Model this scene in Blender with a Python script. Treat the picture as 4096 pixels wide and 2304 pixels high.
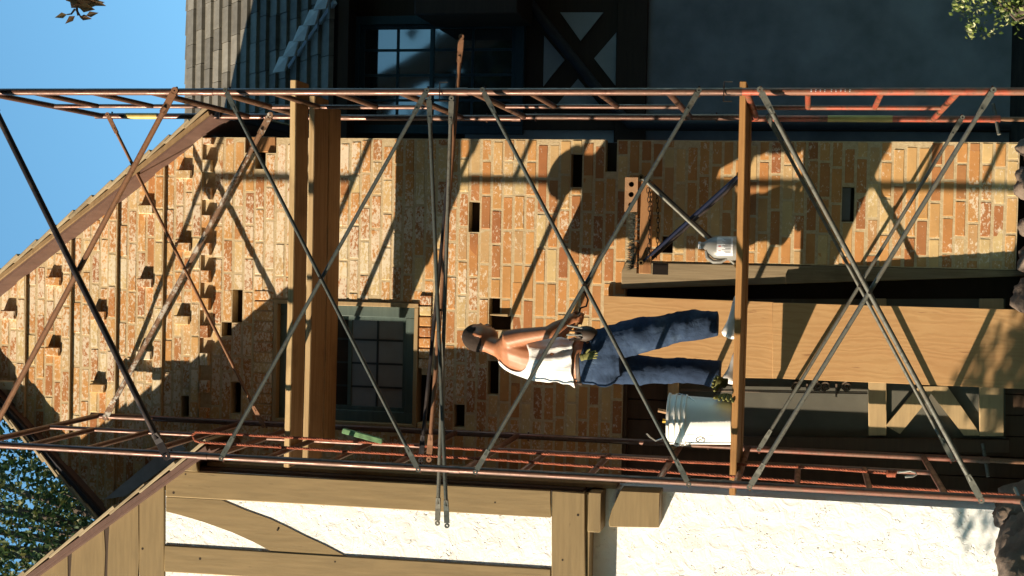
import bpy, bmesh, math, random
from mathutils import Vector, Matrix, noise
R = math.radians
random.seed(7)
for o in list(bpy.data.objects): bpy.data.objects.remove(o)
scene = bpy.context.scene
COL = scene.collection

# ------------------------------------------------------------------ camera
CAM = Vector((1.2635, -7.8829, 1.1228)); PITCH, YAW, ROLL, FPX = .2022, -.0287, .0276, 5745.4
FW = Vector((math.sin(YAW)*math.cos(PITCH), math.cos(YAW)*math.cos(PITCH), math.sin(PITCH)))
_r0 = Vector((math.cos(YAW), -math.sin(YAW), 0)); _u0 = _r0.cross(FW)
RT = math.cos(ROLL)*_r0 + math.sin(ROLL)*_u0
UP = -math.sin(ROLL)*_r0 + math.cos(ROLL)*_u0
cd = bpy.data.cameras.new('camera'); cam = bpy.data.objects.new('camera', cd); COL.objects.link(cam)
mx = Matrix((-UP, RT, -FW)).transposed().to_4x4(); mx.translation = CAM      # the phone was held on its side
cam.matrix_world = mx
cd.sensor_width = 36; cd.lens = FPX/4096*36; cd.clip_end = 3000; cd.clip_start = .05
scene.camera = cam
scene.render.resolution_x = 1024; scene.render.resolution_y = 576

# ------------------------------------------------------------------ light
SUN = Vector((2.0, 1.0, -.83)).normalized()          # direction the light travels
EL = math.asin(-SUN.z); AZ = math.atan2(-SUN.x, -SUN.y)
w = bpy.data.worlds.new('World'); scene.world = w; w.use_nodes = True
nt = w.node_tree; bg = nt.nodes['Background']
sk = nt.nodes.new('ShaderNodeTexSky'); sk.sky_type = 'NISHITA'; sk.sun_disc = False
sk.sun_elevation = EL; sk.sun_rotation = AZ; sk.air_density = 1.0; sk.dust_density = .05; sk.ozone_density = .55
tint = nt.nodes.new('ShaderNodeMix'); tint.data_type = 'RGBA'; tint.blend_type = 'MULTIPLY'; tint.inputs[0].default_value = 1
tint.inputs[7].default_value = (.64, 1.03, 1.10, 1)
nt.links.new(sk.outputs[0], tint.inputs[6]); nt.links.new(tint.outputs[2], bg.inputs[0]); bg.inputs[1].default_value = .115
sl = bpy.data.lights.new('sun', 'SUN'); sl.energy = 5.0; sl.angle = R(.55); sl.color = (1, .84, .63)
so = bpy.data.objects.new('sun', sl); COL.objects.link(so)
so.rotation_euler = SUN.to_track_quat('-Z', 'Y').to_euler(); so.location = (-20, -10, 12)
vs = scene.view_settings; vs.view_transform = 'Standard'; vs.look = 'None'; vs.gamma = 1; vs.exposure = 1.2

# ------------------------------------------------------------------ helpers
def ray(v, y): return (1152-y)/FPX*RT + (2048-v)/FPX*UP + FW
def at(v, y, Y):                                    # photo pixel (column v, row y) on the upright plane at depth Y
    d = ray(v, y); return CAM + d*((Y-CAM.y)/d.y)
def xz(v, y, Y): p = at(v, y, Y); return (p.x, p.z)
def proj(P):
    d = Vector(P)-CAM; z = d.dot(FW); return 2048-FPX*d.dot(UP)/z, 1152-FPX*d.dot(RT)/z

class MB:
    def __init__(s): s.v = []; s.f = []
    def add(s, vs_, fs):
        b = len(s.v); s.v += [tuple(p) for p in vs_]; s.f += [tuple(b+i for i in f) for f in fs]; return s
    def hexa(s, p): return s.add(p, [(0,3,2,1),(4,5,6,7),(0,1,5,4),(1,2,6,5),(2,3,7,6),(3,0,4,7)])
    def box(s, a, b):
        (x0,y0,z0),(x1,y1,z1) = a, b
        return s.hexa([(x0,y0,z0),(x1,y0,z0),(x1,y1,z0),(x0,y1,z0),(x0,y0,z1),(x1,y0,z1),(x1,y1,z1),(x0,y1,z1)])
    def beam(s, p, q, wx, wz, up=(0,0,1)):           # rectangular bar from p to q
        p, q = Vector(p), Vector(q); d = (q-p).normalized(); u = Vector(up)
        a = d.cross(u)
        if a.length < 1e-4: a = d.cross(Vector((1,0,0)))
        a.normalize(); b = a.cross(d).normalized(); a = a*wx/2; b = b*wz/2
        return s.hexa([p-a-b, p+a-b, p+a+b, p-a+b, q-a-b, q+a-b, q+a+b, q-a+b])
    def prism(s, poly, y0, y1):                      # polygon in XZ pushed from y0 back to y1
        n = len(poly)
        return s.add([(x,y0,z) for x,z in poly]+[(x,y1,z) for x,z in poly],
                     [tuple(range(n)), tuple(range(2*n-1,n-1,-1))]+[(i,i+n,(i+1)%n+n,(i+1)%n) for i in range(n)])
    def pole(s, pts, rad, n=10, cap=True, flat=None):
        pts = [Vector(p) for p in pts]; m = len(pts)
        if not hasattr(rad, '__len__'): rad = [rad]*m
        t0 = (pts[1]-pts[0]).normalized(); a = t0.orthogonal().normalized()
        rings = []
        for i, p in enumerate(pts):
            t = (pts[min(i+1,m-1)]-pts[max(i-1,0)]).normalized()
            a = (a-t*a.dot(t)).normalized(); b = t.cross(a)
            rings.append([p+(a*math.cos(2*math.pi*k/n)+b*math.sin(2*math.pi*k/n))*rad[i] for k in range(n)])
        vs_ = [q for r_ in rings for q in r_]
        fs = [(i*n+k, i*n+(k+1)%n, (i+1)*n+(k+1)%n, (i+1)*n+k) for i in range(m-1) for k in range(n)]
        if cap: fs += [tuple(range(n-1,-1,-1)), tuple((m-1)*n+k for k in range(n))]
        return s.add(vs_, fs)
    def rings(s, rs, n=16):                          # loft: (centre, axis a, axis b) with radii inside the axes
        vs_ = []; m = len(rs)
        for c, a, b in rs:
            c, a, b = Vector(c), Vector(a), Vector(b)
            vs_ += [c+a*math.cos(2*math.pi*k/n)+b*math.sin(2*math.pi*k/n) for k in range(n)]
        fs = [(i*n+k, i*n+(k+1)%n, (i+1)*n+(k+1)%n, (i+1)*n+k) for i in range(m-1) for k in range(n)]
        fs += [tuple(range(n-1,-1,-1)), tuple((m-1)*n+k for k in range(n))]
        return s.add(vs_, fs)
    def ball(s, c, rx, ry, rz, n=14, m=9, rot=None):
        c = Vector(c); rs = []
        M_ = rot or Matrix.Identity(3)
        for i in range(m+1):
            th = math.pi*i/m; k = max(math.sin(th), .02)
            rs.append((c+M_@Vector((0,0,-math.cos(th)*rz)), M_@Vector((rx*k,0,0)), M_@Vector((0,ry*k,0))))
        return s.rings(rs, n)
    def lathe(s, c, prof, n=24, axis=None):          # prof: (radius, height)
        rs = [(Vector(c)+Vector((0,0,h)), (r_,0,0), (0,r_,0)) for r_, h in prof]
        return s.rings(rs, n)
    def mesh(s, name, bevel=0, seg=1, smooth=True, jit=0):
        me = bpy.data.meshes.new(name); bm = bmesh.new()
        vv = [bm.verts.new(p) for p in s.v]
        for f in s.f:
            try: bm.faces.new([vv[i] for i in f])
            except ValueError: pass
        bmesh.ops.recalc_face_normals(bm, faces=bm.faces)
        if bevel: bmesh.ops.bevel(bm, geom=list(bm.edges), offset=bevel, segments=seg, affect='EDGES', clamp_overlap=True)
        if jit:
            for v_ in bm.verts: v_.co += Vector((random.uniform(-jit,jit),random.uniform(-jit,jit),random.uniform(-jit,jit)))
        bm.to_mesh(me); bm.free()
        if smooth:
            me.shade_smooth(); me.set_sharp_from_angle(angle=R(38))
        return me
    def build(s, name, mat, parent=None, **k):
        return link(name, s.mesh(name, **k), mat, parent)

def link(name, me, mat=None, parent=None):
    o = bpy.data.objects.new(name, me); COL.objects.link(o)
    if mat is not None and me is not None and not me.materials: me.materials.append(mat)
    if parent is not None:
        o.parent = parent
        if parent.type == 'EMPTY' and not parent.get('_local'): o.matrix_parent_inverse = Matrix.Translation(-parent.location)
        elif parent.parent is not None and parent.parent.type == 'EMPTY' and not parent.parent.get('_local'): pass
    return o
def child(name, mb, mat, part, **k):                 # sub-part of a mesh part whose own transform is identity
    o = bpy.data.objects.new(name, mb.mesh(name, **k) if isinstance(mb, MB) else mb); COL.objects.link(o)
    if mat and not o.data.materials: o.data.materials.append(mat)
    o.parent = part; return o
def tag(o, label, cat, group=None):
    o['label'] = label; o['category'] = cat
    if group: o['group'] = group
    return o
def thing(name, label, cat, loc=(0,0,0), group=None):
    e = bpy.data.objects.new(name, None); COL.objects.link(e); e.location = loc; e.empty_display_size = .1
    return tag(e, label, cat, group)
def struct(name, mb, mat, **k):
    o = mb.build(name, mat, None, **k) if isinstance(mb, MB) else link(name, mb, mat); o['kind'] = 'structure'; return o

# ------------------------------------------------------------------ materials
MATS = {}
class N:
    def __init__(s, name):
        s.m = bpy.data.materials.new(name); s.m.use_nodes = True; s.t = s.m.node_tree; s.b = s.t.nodes['Principled BSDF']
        s.co = s.t.nodes.new('ShaderNodeTexCoord'); s.geo = s.t.nodes.new('ShaderNodeNewGeometry')
    def n(s, typ, **k):
        x = s.t.nodes.new(typ)
        for a, b in k.items(): setattr(x, a, b)
        return x
    def l(s, a, b): s.t.links.new(a, b)
    def vec(s, scale=(1,1,1), src='pos', rot=(0,0,0)):
        mp = s.n('ShaderNodeMapping'); mp.inputs['Scale'].default_value = scale; mp.inputs['Rotation'].default_value = rot
        s.l(s.geo.outputs['Position'] if src == 'pos' else s.co.outputs[src], mp.inputs[0]); return mp.outputs[0]
    def noise(s, scale, detail=4, rough=.55, v=None, dist=0):
        x = s.n('ShaderNodeTexNoise'); x.inputs['Scale'].default_value = scale; x.inputs['Detail'].default_value = detail
        x.inputs['Roughness'].default_value = rough; x.inputs['Distortion'].default_value = dist
        s.l(v if v is not None else s.vec(), x.inputs['Vector']); return x.outputs[0]
    def ramp(s, fac, stops):
        x = s.n('ShaderNodeValToRGB'); e = x.color_ramp.elements
        while len(e) < len(stops): e.new(.5)
        for i, (p, c) in enumerate(stops):
            e[i].position = p; e[i].color = (*c, 1) if hasattr(c, '__len__') else (c, c, c, 1)
        s.l(fac, x.inputs[0]); return x.outputs[0]
    def mix(s, fac, a, b, typ='MIX'):
        x = s.n('ShaderNodeMix', data_type='RGBA', blend_type=typ)
        for i, q in ((0, fac), (6, a), (7, b)):
            if hasattr(q, 'links'): s.l(q, x.inputs[i])
            elif i == 0: x.inputs[0].default_value = q
            else: x.inputs[i].default_value = (*q, 1)
        return x.outputs[2]
    def math(s, op, a, b=None):
        x = s.n('ShaderNodeMath', operation=op)
        for i, q in ((0, a), (1, b)):
            if q is None: continue
            if hasattr(q, 'links'): s.l(q, x.inputs[i])
            else: x.inputs[i].default_value = q
        return x.outputs[0]
    def rnd(s):                                       # one number per object or loose piece
        oi = s.n('ShaderNodeObjectInfo')
        return s.math('FRACT', s.math('ADD', oi.outputs['Random'], s.math('MULTIPLY', s.geo.outputs['Random Per Island'], 7.31)))
    def col(s, c):
        if hasattr(c, 'links'): s.l(c, s.b.inputs['Base Color'])
        else: s.b.inputs['Base Color'].default_value = (*c, 1)
    def set(s, rough=.8, metal=0, spec=.4, **k):
        if hasattr(rough, 'links'): s.l(rough, s.b.inputs['Roughness'])
        else: s.b.inputs['Roughness'].default_value = rough
        if hasattr(metal, 'links'): s.l(metal, s.b.inputs['Metallic'])
        else: s.b.inputs['Metallic'].default_value = metal
        s.b.inputs['Specular IOR Level'].default_value = spec
        for a, b in k.items(): s.b.inputs[a].default_value = b
    def bump(s, h, strength=.5, dist=.01):
        x = s.n('ShaderNodeBump'); x.inputs['Strength'].default_value = strength; x.inputs['Distance'].default_value = dist
        s.l(h, x.inputs['Height']); s.l(x.outputs[0], s.b.inputs['Normal'])

def m_brick():
    a = N('brick'); r = a.rnd()
    c = a.ramp(r, [(0,(.29,.115,.05)),(.14,(.43,.20,.072)),(.28,(.48,.245,.09)),(.40,(.31,.13,.055)),(.52,(.50,.275,.105)),(.62,(.42,.205,.075)),(.72,(.46,.25,.095)),(.82,(.54,.38,.185)),(.91,(.50,.38,.195)),(1,(.38,.17,.068))])
    c = a.mix(.55, c, a.ramp(a.noise(9, 5), [(.3,(.78,.78,.78)),(.7,(1.15,1.13,1.1))]), 'MULTIPLY')
    sep = a.n('ShaderNodeSeparateXYZ'); a.l(a.geo.outputs['Position'], sep.inputs[0])
    hi = a.ramp(a.math('MULTIPLY', sep.outputs[2], .15), [(.42,0.0),(.62,1.0)])      # old whitewash left on the upper wall
    nz = a.math('ADD', a.noise(42, 6, .72, a.vec((1,1,1.6))), a.math('MULTIPLY', a.noise(3.2, 3), .50))
    msk = a.ramp(a.math('ADD', nz, a.math('MULTIPLY', hi, .105)), [(.83,0),(.91,.8)])
    c = a.mix(msk, c, (.64,.57,.45))
    dots = a.ramp(a.noise(90, 2, .5), [(.72,0),(.77,.8)])
    c = a.mix(a.math('MULTIPLY', dots, .55), c, (.68,.62,.5))
    a.col(c); a.set(.93, spec=.15)
    a.bump(a.math('ADD', a.noise(60, 6, .7), a.math('MULTIPLY', a.noise(18, 4), .8)), .4, .004); return a.m
def m_mortar():
    a = N('mortar'); c = a.ramp(a.noise(40, 6, .7), [(.3,(.38,.28,.16)),(.7,(.53,.43,.28))])
    a.col(c); a.set(.98, spec=.1); a.bump(a.noise(110, 6, .75), .6, .006); return a.m
def m_stucco(name, c0, c1):
    a = N(name); c = a.mix(a.ramp(a.noise(3.5, 6), [(.35,0),(.65,1)]), c0, c1); a.set(.95, spec=.15)
    dirt = a.ramp(a.noise(1.4, 5, .6), [(.55,0),(.78,.5)]); c = a.mix(dirt, c, tuple(x*.72 for x in c0)); a.col(c)
    patch = a.ramp(a.noise(5.5, 4), [(.44,0),(.60,1)])
    marks = a.ramp(a.noise(19, 3, .5, dist=2.6), [(.30,0),(.38,1)])
    trowel = a.noise(11, 5, .55, dist=.8)
    mk_ = a.math('SUBTRACT', 1.0, a.math('MULTIPLY', patch, a.math('SUBTRACT', 1.0, marks)))
    a.bump(a.math('ADD', a.math('MULTIPLY', mk_, .9), a.math('ADD', a.math('MULTIPLY', trowel, .9), a.math('MULTIPLY', a.noise(120, 4, .7), .06))), .8, .016); return a.m
def m_paint(name, c0, k=.8, grain=(3,3,40), rough=.6):
    a = N(name); g = a.noise(1, 5, .6, a.vec(grain)); d = a.noise(3, 4)
    c = a.mix(a.ramp(g, [(.35,0),(.65,1)]), tuple(x*k for x in c0), c0)
    c = a.mix(a.ramp(d, [(.62,0),(.85,.5)]), c, tuple(x*.55 for x in c0))
    vo = a.n('ShaderNodeTexVoronoi'); vo.inputs['Scale'].default_value = 3.2; a.l(a.vec(), vo.inputs['Vector'])
    c = a.mix(a.ramp(vo.outputs['Distance'], [(.018,.95),(.032,0)]), c, tuple(x*.12 for x in c0))
    crk = a.ramp(a.noise(1, 3, .5, a.vec(tuple(q*1.6 for q in grain), rot=(0,0,.03))), [(.735,0),(.75,.6)]); c = a.mix(crk, c, tuple(x*.3 for x in c0))
    a.col(c); a.set(rough, spec=.3); a.bump(g, .35, .004); return a.m
def m_wood(name, c0, c1, scale=(1.2,14,30), rough=.75, knots=True):
    a = N(name); v = a.vec(scale, 'Object'); n1 = a.noise(1.0, 6, .6, v, dist=.8); n2 = a.noise(4, 5, .7, v)
    c = a.mix(a.ramp(a.math('ADD', a.math('MULTIPLY', n1, .7), a.math('MULTIPLY', n2, .4)), [(.38,0),(.72,1)]), c0, c1)
    r = a.rnd(); c = a.mix(.5, c, a.ramp(r, [(0,(.75,.72,.7)),(1,(1.1,1.08,1.0))]), 'MULTIPLY')
    st = a.ramp(a.noise(3.2, 5), [(.55,0),(.75,.55)]); c = a.mix(st, c, tuple(x*.45 for x in c0))
    a.col(c); a.set(rough, spec=.3); a.bump(n2, .4, .003); return a.m
def m_ply():
    a = N('plywood'); v = a.vec((5.2,1,1.1)); wv = a.n('ShaderNodeTexWave'); wv.wave_type = 'BANDS'; wv.bands_direction = 'X'
    wv.inputs['Scale'].default_value = 1.6; wv.inputs['Distortion'].default_value = 26; wv.inputs['Detail'].default_value = 4; wv.inputs['Detail Scale'].default_value = .55; wv.inputs['Detail Roughness'].default_value = .6
    a.l(v, wv.inputs['Vector'])
    c = a.mix(a.ramp(wv.outputs[0], [(.35,0),(1,1)]), (.375,.222,.096), (.345,.198,.082))
    c = a.mix(a.ramp(a.noise(2.2, 5), [(.45,0),(.8,.5)]), c, (.29,.13,.05))
    chk = a.ramp(a.noise(1, 3, .5, a.vec((46,1,4))), [(.70,0),(.76,.8)]); c = a.mix(chk, c, (.16,.07,.03))
    a.col(c); a.set(.72, spec=.3); a.bump(wv.outputs[0], .12, .003); return a.m
def m_steel(name, c0, rust, amt, metal=.75, rough=.36, white=0):
    a = N(name); r = a.noise(7, 6, .65); f = a.ramp(r, [(max(0,.62-amt*.5),0),(min(1,.80-amt*.45),1)])
    c = a.mix(f, c0, rust)
    c = a.mix(a.ramp(a.noise(45, 5, .7), [(.52,0),(.66,.7)]), c, tuple(x*.45 for x in rust))
    if white: c = a.mix(a.ramp(a.noise(20, 5, .7), [(.60-white,0),(.66-white,.85)]), c, (.5,.47,.42))
    a.col(c); a.set(a.ramp(f, [(0,rough),(1,min(.9,rough+.22))]), a.ramp(f, [(0,metal),(1,metal*.45)]), .5)
    a.bump(a.noise(70, 5, .7), .25, .002); return a.m
def m_plain(name, c, rough=.6, metal=0, spec=.4, var=.25, scale=12, bump=0):
    a = N(name); a.col(a.mix(a.ramp(a.noise(scale, 5), [(.3,0),(.7,1)]), tuple(x*(1-var) for x in c), c)); a.set(rough, metal, spec)
    if bump: a.bump(a.noise(scale*5, 5, .7), bump, .004)
    return a.m
def m_shingle(name, c0, c1):
    a = N(name); c = a.ramp(a.rnd(), [(0,c0),(1,c1)]); g = a.noise(1, 5, .6, a.vec((16,8,3)))
    c = a.mix(.6, c, a.ramp(g, [(.3,(.6,.6,.6)),(.7,(1.15,1.15,1.15))]), 'MULTIPLY'); a.col(c); a.set(.9, spec=.2); a.bump(g, .3, .004); return a.m
def m_leaf(name, cols, trans=.3):
    a = N(name); c = a.ramp(a.rnd(), cols); a.col(c); a.set(.55, spec=.35)
    tr = a.n('ShaderNodeBsdfTranslucent'); a.l(c, tr.inputs[0]); mxs = a.n('ShaderNodeMixShader'); mxs.inputs[0].default_value = trans
    out = a.t.nodes['Material Output']; a.l(a.b.outputs[0], mxs.inputs[1]); a.l(tr.outputs[0], mxs.inputs[2]); a.l(mxs.outputs[0], out.inputs[0]); return a.m
def m_glass(name, c, rough=.04):
    a = N(name); a.col(c); a.set(rough, 0, .9); a.b.inputs['IOR'].default_value = 1.9
    a.bump(a.noise(2.5, 2), .02, .02); return a.m
def m_soil():
    a = N('soil'); c = a.ramp(a.noise(4, 7, .6), [(.3,(.028,.021,.015)),(.7,(.07,.052,.037))]); a.col(c); a.set(.95, spec=.1); a.bump(a.noise(25, 7, .7), .8, .03); return a.m
def m_stone():
    a = N('stone'); c = a.ramp(a.noise(5, 6, .6), [(.3,(.085,.062,.048)),(.7,(.20,.155,.125))]); a.col(c); a.set(.9, spec=.2); a.bump(a.noise(14, 7, .7), .7, .03); return a.m
def m_denim():
    a = N('denim'); n1 = a.noise(3.2, 4, .6); c = a.ramp(n1, [(.30,(.014,.023,.045)),(.55,(.028,.046,.085)),(.75,(.085,.125,.185))])
    c = a.mix(.35, c, a.ramp(a.noise(160, 2), [(.3,(.7,.7,.75)),(.7,(1.2,1.2,1.2))]), 'MULTIPLY'); a.col(c); a.set(.95, spec=.1)
    a.bump(a.math('ADD', a.noise(9, 4, dist=.7), a.math('MULTIPLY', a.noise(200, 2), .1)), .8, .02); return a.m
def m_cloth():
    a = N('white_cotton'); a.col(a.ramp(a.noise(7, 4), [(.3,(.52,.52,.53)),(.7,(.64,.635,.62))])); a.set(.95, spec=.1)
    a.bump(a.noise(1, 4, .5, a.vec((16,16,4)), dist=1.2), .55, .02); return a.m
def m_skin():
    a = N('skin'); a.col(a.ramp(a.noise(8, 4), [(.3,(.27,.105,.05)),(.7,(.38,.165,.085))])); a.set(.5, spec=.4)
    a.b.inputs['Subsurface Weight'].default_value = .08; a.b.inputs['Subsurface Radius'].default_value = (.02,.008,.004); a.bump(a.noise(120, 3), .12, .002); return a.m
def m_jug():
    a = N('jug_plastic'); a.col((.30,.30,.285)); a.set(.4, spec=.4); a.b.inputs['Transmission Weight'].default_value = .45; return a.m
M = dict(brick=m_brick(), mortar=m_mortar(),
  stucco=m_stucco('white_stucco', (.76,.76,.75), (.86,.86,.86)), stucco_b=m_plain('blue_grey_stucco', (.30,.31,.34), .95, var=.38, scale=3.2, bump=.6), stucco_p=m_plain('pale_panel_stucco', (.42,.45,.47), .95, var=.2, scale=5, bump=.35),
  tan=m_paint('tan_paint', (.238,.171,.084), grain=(3,3,34)), tan_v=m_paint('tan_paint_upright', (.238,.171,.084), grain=(34,3,3)),
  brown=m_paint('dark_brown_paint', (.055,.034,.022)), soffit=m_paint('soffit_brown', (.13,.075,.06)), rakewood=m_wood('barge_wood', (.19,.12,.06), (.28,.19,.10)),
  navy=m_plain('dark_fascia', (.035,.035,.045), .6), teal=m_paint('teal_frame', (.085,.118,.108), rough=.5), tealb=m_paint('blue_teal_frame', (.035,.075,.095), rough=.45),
  trim=m_paint('sand_trim', (.36,.25,.13)), plank=m_wood('scaffold_plank', (.23,.13,.055), (.40,.25,.115), (1.4,30,55)),
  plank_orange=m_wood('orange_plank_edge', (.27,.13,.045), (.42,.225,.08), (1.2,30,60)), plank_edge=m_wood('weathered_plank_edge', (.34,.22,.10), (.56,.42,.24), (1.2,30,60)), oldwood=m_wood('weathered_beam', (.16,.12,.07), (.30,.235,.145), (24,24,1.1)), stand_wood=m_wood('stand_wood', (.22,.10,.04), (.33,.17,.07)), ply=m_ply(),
  redsteel=m_steel('red_painted_steel', (.36,.062,.032), (.16,.065,.035), .45, .25, .36), salmonsteel=m_steel('faded_red_steel', (.19,.062,.042), (.12,.055,.033), .5, .35, .36), rustysteel=m_steel('rust_worn_steel', (.13,.062,.048), (.10,.048,.03), .5, .65, .30),
  brownsteel=m_steel('rusty_brace', (.20,.105,.06), (.21,.10,.05), .7, .4, .45), whitesteel=m_steel('mortar_crusted_brace', (.20,.12,.08), (.20,.11,.06), .6, .3, .6, white=.10),
  galv=m_steel('galvanized_brace', (.085,.10,.095), (.09,.07,.05), .15, .5, .45), darksteel=m_steel('dark_brace', (.03,.028,.032), (.05,.035,.03), .3, .5, .42),
  greensteel=m_plain('green_painted_tip', (.12,.20,.17), .5), palesteel=m_steel('pale_brace', (.15,.15,.13), (.11,.09,.065), .2, .4, .5), bluesteel=m_plain('blue_painted_tube', (.010,.016,.045), .5),
  yellow=m_plain('yellow_sleeve', (.50,.36,.10), .5), rope=m_plain('orange_rope', (.34,.085,.038), .8, var=.5, scale=60), iron=m_plain('iron', (.03,.022,.018), .5, .7),
  bucket=m_plain('white_plastic', (.78,.77,.73), .38, var=.06), black=m_plain('black_print', (.02,.02,.022), .6), wire=m_plain('wire', (.45,.43,.40), .35, .8),
  jug=m_jug(), label=m_plain('paper_label', (.62,.64,.68), .7), redprint=m_plain('red_print', (.45,.05,.05), .7), bristle=m_plain('bristle', (.05,.055,.045), .9),
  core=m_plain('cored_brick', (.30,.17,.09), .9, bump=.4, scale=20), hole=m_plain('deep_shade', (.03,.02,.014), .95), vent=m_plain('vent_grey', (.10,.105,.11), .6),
  shingle=m_shingle('grey_shingle', (.12,.112,.096), (.235,.218,.182)), tanshingle=m_shingle('tan_shingle', (.30,.235,.15), (.44,.36,.24)), hipcap=m_plain('pale_hip_shingle', (.55,.55,.52), .9), flash=m_plain('flashing', (.40,.45,.52), .6, 0), under=m_plain('roof_felt', (.045,.04,.036), .9),
  door=m_paint('door_tan', (.42,.30,.16), rough=.5), screen=m_plain('dusty_screen', (.10,.095,.075), .7, var=.4, scale=4), scroll=m_plain('cast_iron_brown', (.12,.085,.06), .6),
  panel=m_paint('dark_wood_panel', (.075,.042,.024)), glass=m_glass('window_glass', (.03,.035,.04)), glass_dusty=m_plain('dusty_pane', (.24,.25,.25), .25, 0, .6, var=.3, scale=3), muntin=m_plain('dark_muntin', (.025,.035,.038), .5), blind=m_plain('blind', (.10,.115,.12), .8), stone=m_stone(), soil=m_soil(),
  denim=m_denim(), cloth=m_cloth(), skin=m_skin(), hair=m_plain('short_hair', (.028,.017,.012), .95, scale=60, bump=.6), shoe=m_plain('white_leather', (.72,.70,.68), .6), darkshoe=m_plain('dark_leather', (.03,.03,.035), .6), leather=m_plain('leather', (.05,.032,.022), .6),
  glove=m_plain('yellow_green_glove', (.15,.145,.04), .85, bump=.5), hammer_wood=m_plain('tool_handle', (.30,.16,.07), .6), greenpaint=m_plain('chipped_green_paint', (.16,.32,.15), .7, var=.7, scale=26), yplastic=m_plain('yellow_plastic', (.75,.42,.03), .5),
  leaf=m_leaf('leaves', [(0,(.020,.045,.014)),(.5,(.04,.075,.022)),(.85,(.09,.11,.03)),(1,(.16,.15,.05))]), leaf_dark=m_leaf('low_bounce_leaves', [(0,(.012,.022,.008)),(.6,(.022,.036,.012)),(1,(.04,.05,.016))], .12), ivy=m_leaf('ivy', [(0,(.03,.06,.015)),(.45,(.10,.15,.03)),(.75,(.22,.26,.06)),(1,(.5,.5,.28))]),  # leaf_dark is darkened to cut light bounced by the unseen trees
  dryleaf=m_leaf('autumn_leaf', [(0,(.30,.22,.08)),(.5,(.42,.20,.10)),(1,(.12,.14,.06))], .2), bark=m_plain('bark', (.085,.065,.05), .95, bump=.9, scale=8), brass=m_plain('old_brass', (.25,.17,.08), .4, .8))

# ------------------------------------------------------------------ ground
GZ = -.42
g = MB(); n = 60
gv = []; ext = 900
for j in range(n+1):
    for i in range(n+1):
        x = (i/n*2-1); y = (j/n*2-1); x = math.copysign(abs(x)**3, x)*ext; y = math.copysign(abs(y)**3, y)*ext
        gv.append((x, y, GZ+noise.noise(Vector((x*.4, y*.4, 0)))*.05))
g.add(gv, [(j*(n+1)+i, j*(n+1)+i+1, (j+1)*(n+1)+i+1, (j+1)*(n+1)+i) for j in range(n) for i in range(n)])
struct('ground', g, M['soil'])

# ------------------------------------------------------------------ brick wing
YW = 1.70; XR = 2.0; Z0 = -.177; P1 = 5.524/71; ZB = 5.347; P2 = .0717
ZL = 2.345                                            # underside of the brick over the porch
XP = 1.19                                             # brick/post line below the lintel
def rake_r(x): return 6.929-1.34*(x-.822)
def rake_l(x): return 6.836+1.05*(x-.063)
def inset(v0, v1, y0, y1):                            # photo rectangle -> wall rectangle
    a = at(v0, y1, YW); b = at(v1, y0, YW); return (a.x, b.x, b.z, a.z)
HOLES = [inset(*h) for h in ((945,976,1160,1225),(912,974,1225,1290),(906,936,1290,1345),(937,971,1530,1655),(731,768,1585,1669),(1868,1918,808,928),
         (1950,2000,1194,1252),(1960,2043,1264,1320),(1944,1998,1445,1578),(1819,1864,1620,1710),(2266,2319,616,748),(2401,2451,566,686),
         (2664,2711,946,1012),(3354,3408,748,886),(1684,1709,1500,1700))]
PCK = inset(974, 1100, 556, 611); HOLES.append(PCK); HOLES.append(inset(1032, 1062, 611, 676))
WIN = inset(1088, 1677, 1213, 1690)
SOLD = (WIN[0]-.02, WIN[1]+.02, WIN[3], WIN[3]+.155)
SILL = (WIN[0]-.02, WIN[1]+.02, WIN[2]-.095, WIN[2])
wall = thing('brick_gable_house', 'orange and buff brick gable house being repointed behind the scaffold', 'house', (1.0, YW, GZ))
courses = [(Z0+i*P1, Z0+(i+1)*P1, i) for i in range(71)]+[(ZB+i*P2, ZB+(i+1)*P2, 71+i) for i in range(28)]
def snap(h):                                          # whole courses are missing, never slices of two
    c0 = min(courses, key=lambda c: abs(c[0]-h[2])); n_ = max(1, round((h[3]-h[2])/P1)); return (h[0], h[1], c0[0], c0[0]+n_*P1)
HOLES = [snap(h) for h in HOLES]
def spans(z0, z1, holes):
    zm = (z0+z1)/2
    lo = -.8; hi = XR
    if z1 <= ZL+.03: lo = XP
    elif zm > 4.6: pass
    else: lo = -.42
    if z1 > rake_r(XR): hi = min(hi, .822+(6.929-z0)/1.34)
    lo = max(lo, .063+(z0-6.836)/1.05) if z1 > rake_l(lo) else lo
    iv = [(lo, hi)]
    for a, b, c, d in holes:
        if c+.02 < z1 and d-.02 > z0:
            nv = []
            for p, q in iv:
                if b <= p or a >= q: nv.append((p, q)); continue
                if a > p: nv.append((p, a))
                if b < q: nv.append((b, q))
            iv = nv
    return [(p, q) for p, q in iv if q-p > .03]
BL, BH, BD = .222, .0655, .09
def brick_mesh(i):
    mb = MB().box((0,0,0), (BL,BD,BH)); me = mb.mesh('brick', bevel=.0035, jit=.0012, smooth=False); me.materials.append(M['brick']); return me
random.seed(3)
BM = [brick_mesh(i) for i in range(5)]
HM = MB().box((0,0,0), (.064,.12,.115)).mesh('brick', bevel=.005, jit=.002, smooth=False); HM.materials.append(M['brick'])
bricks = []                                           # (mesh, x, y, z, sx, sz)
mortar = MB()
BELTS = {}
for zb in (5.347, 5.629, 5.991, 6.351, 6.708):
    k = min(courses, key=lambda c: abs(c[0]-zb)); BELTS[k[2]] = .026
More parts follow.
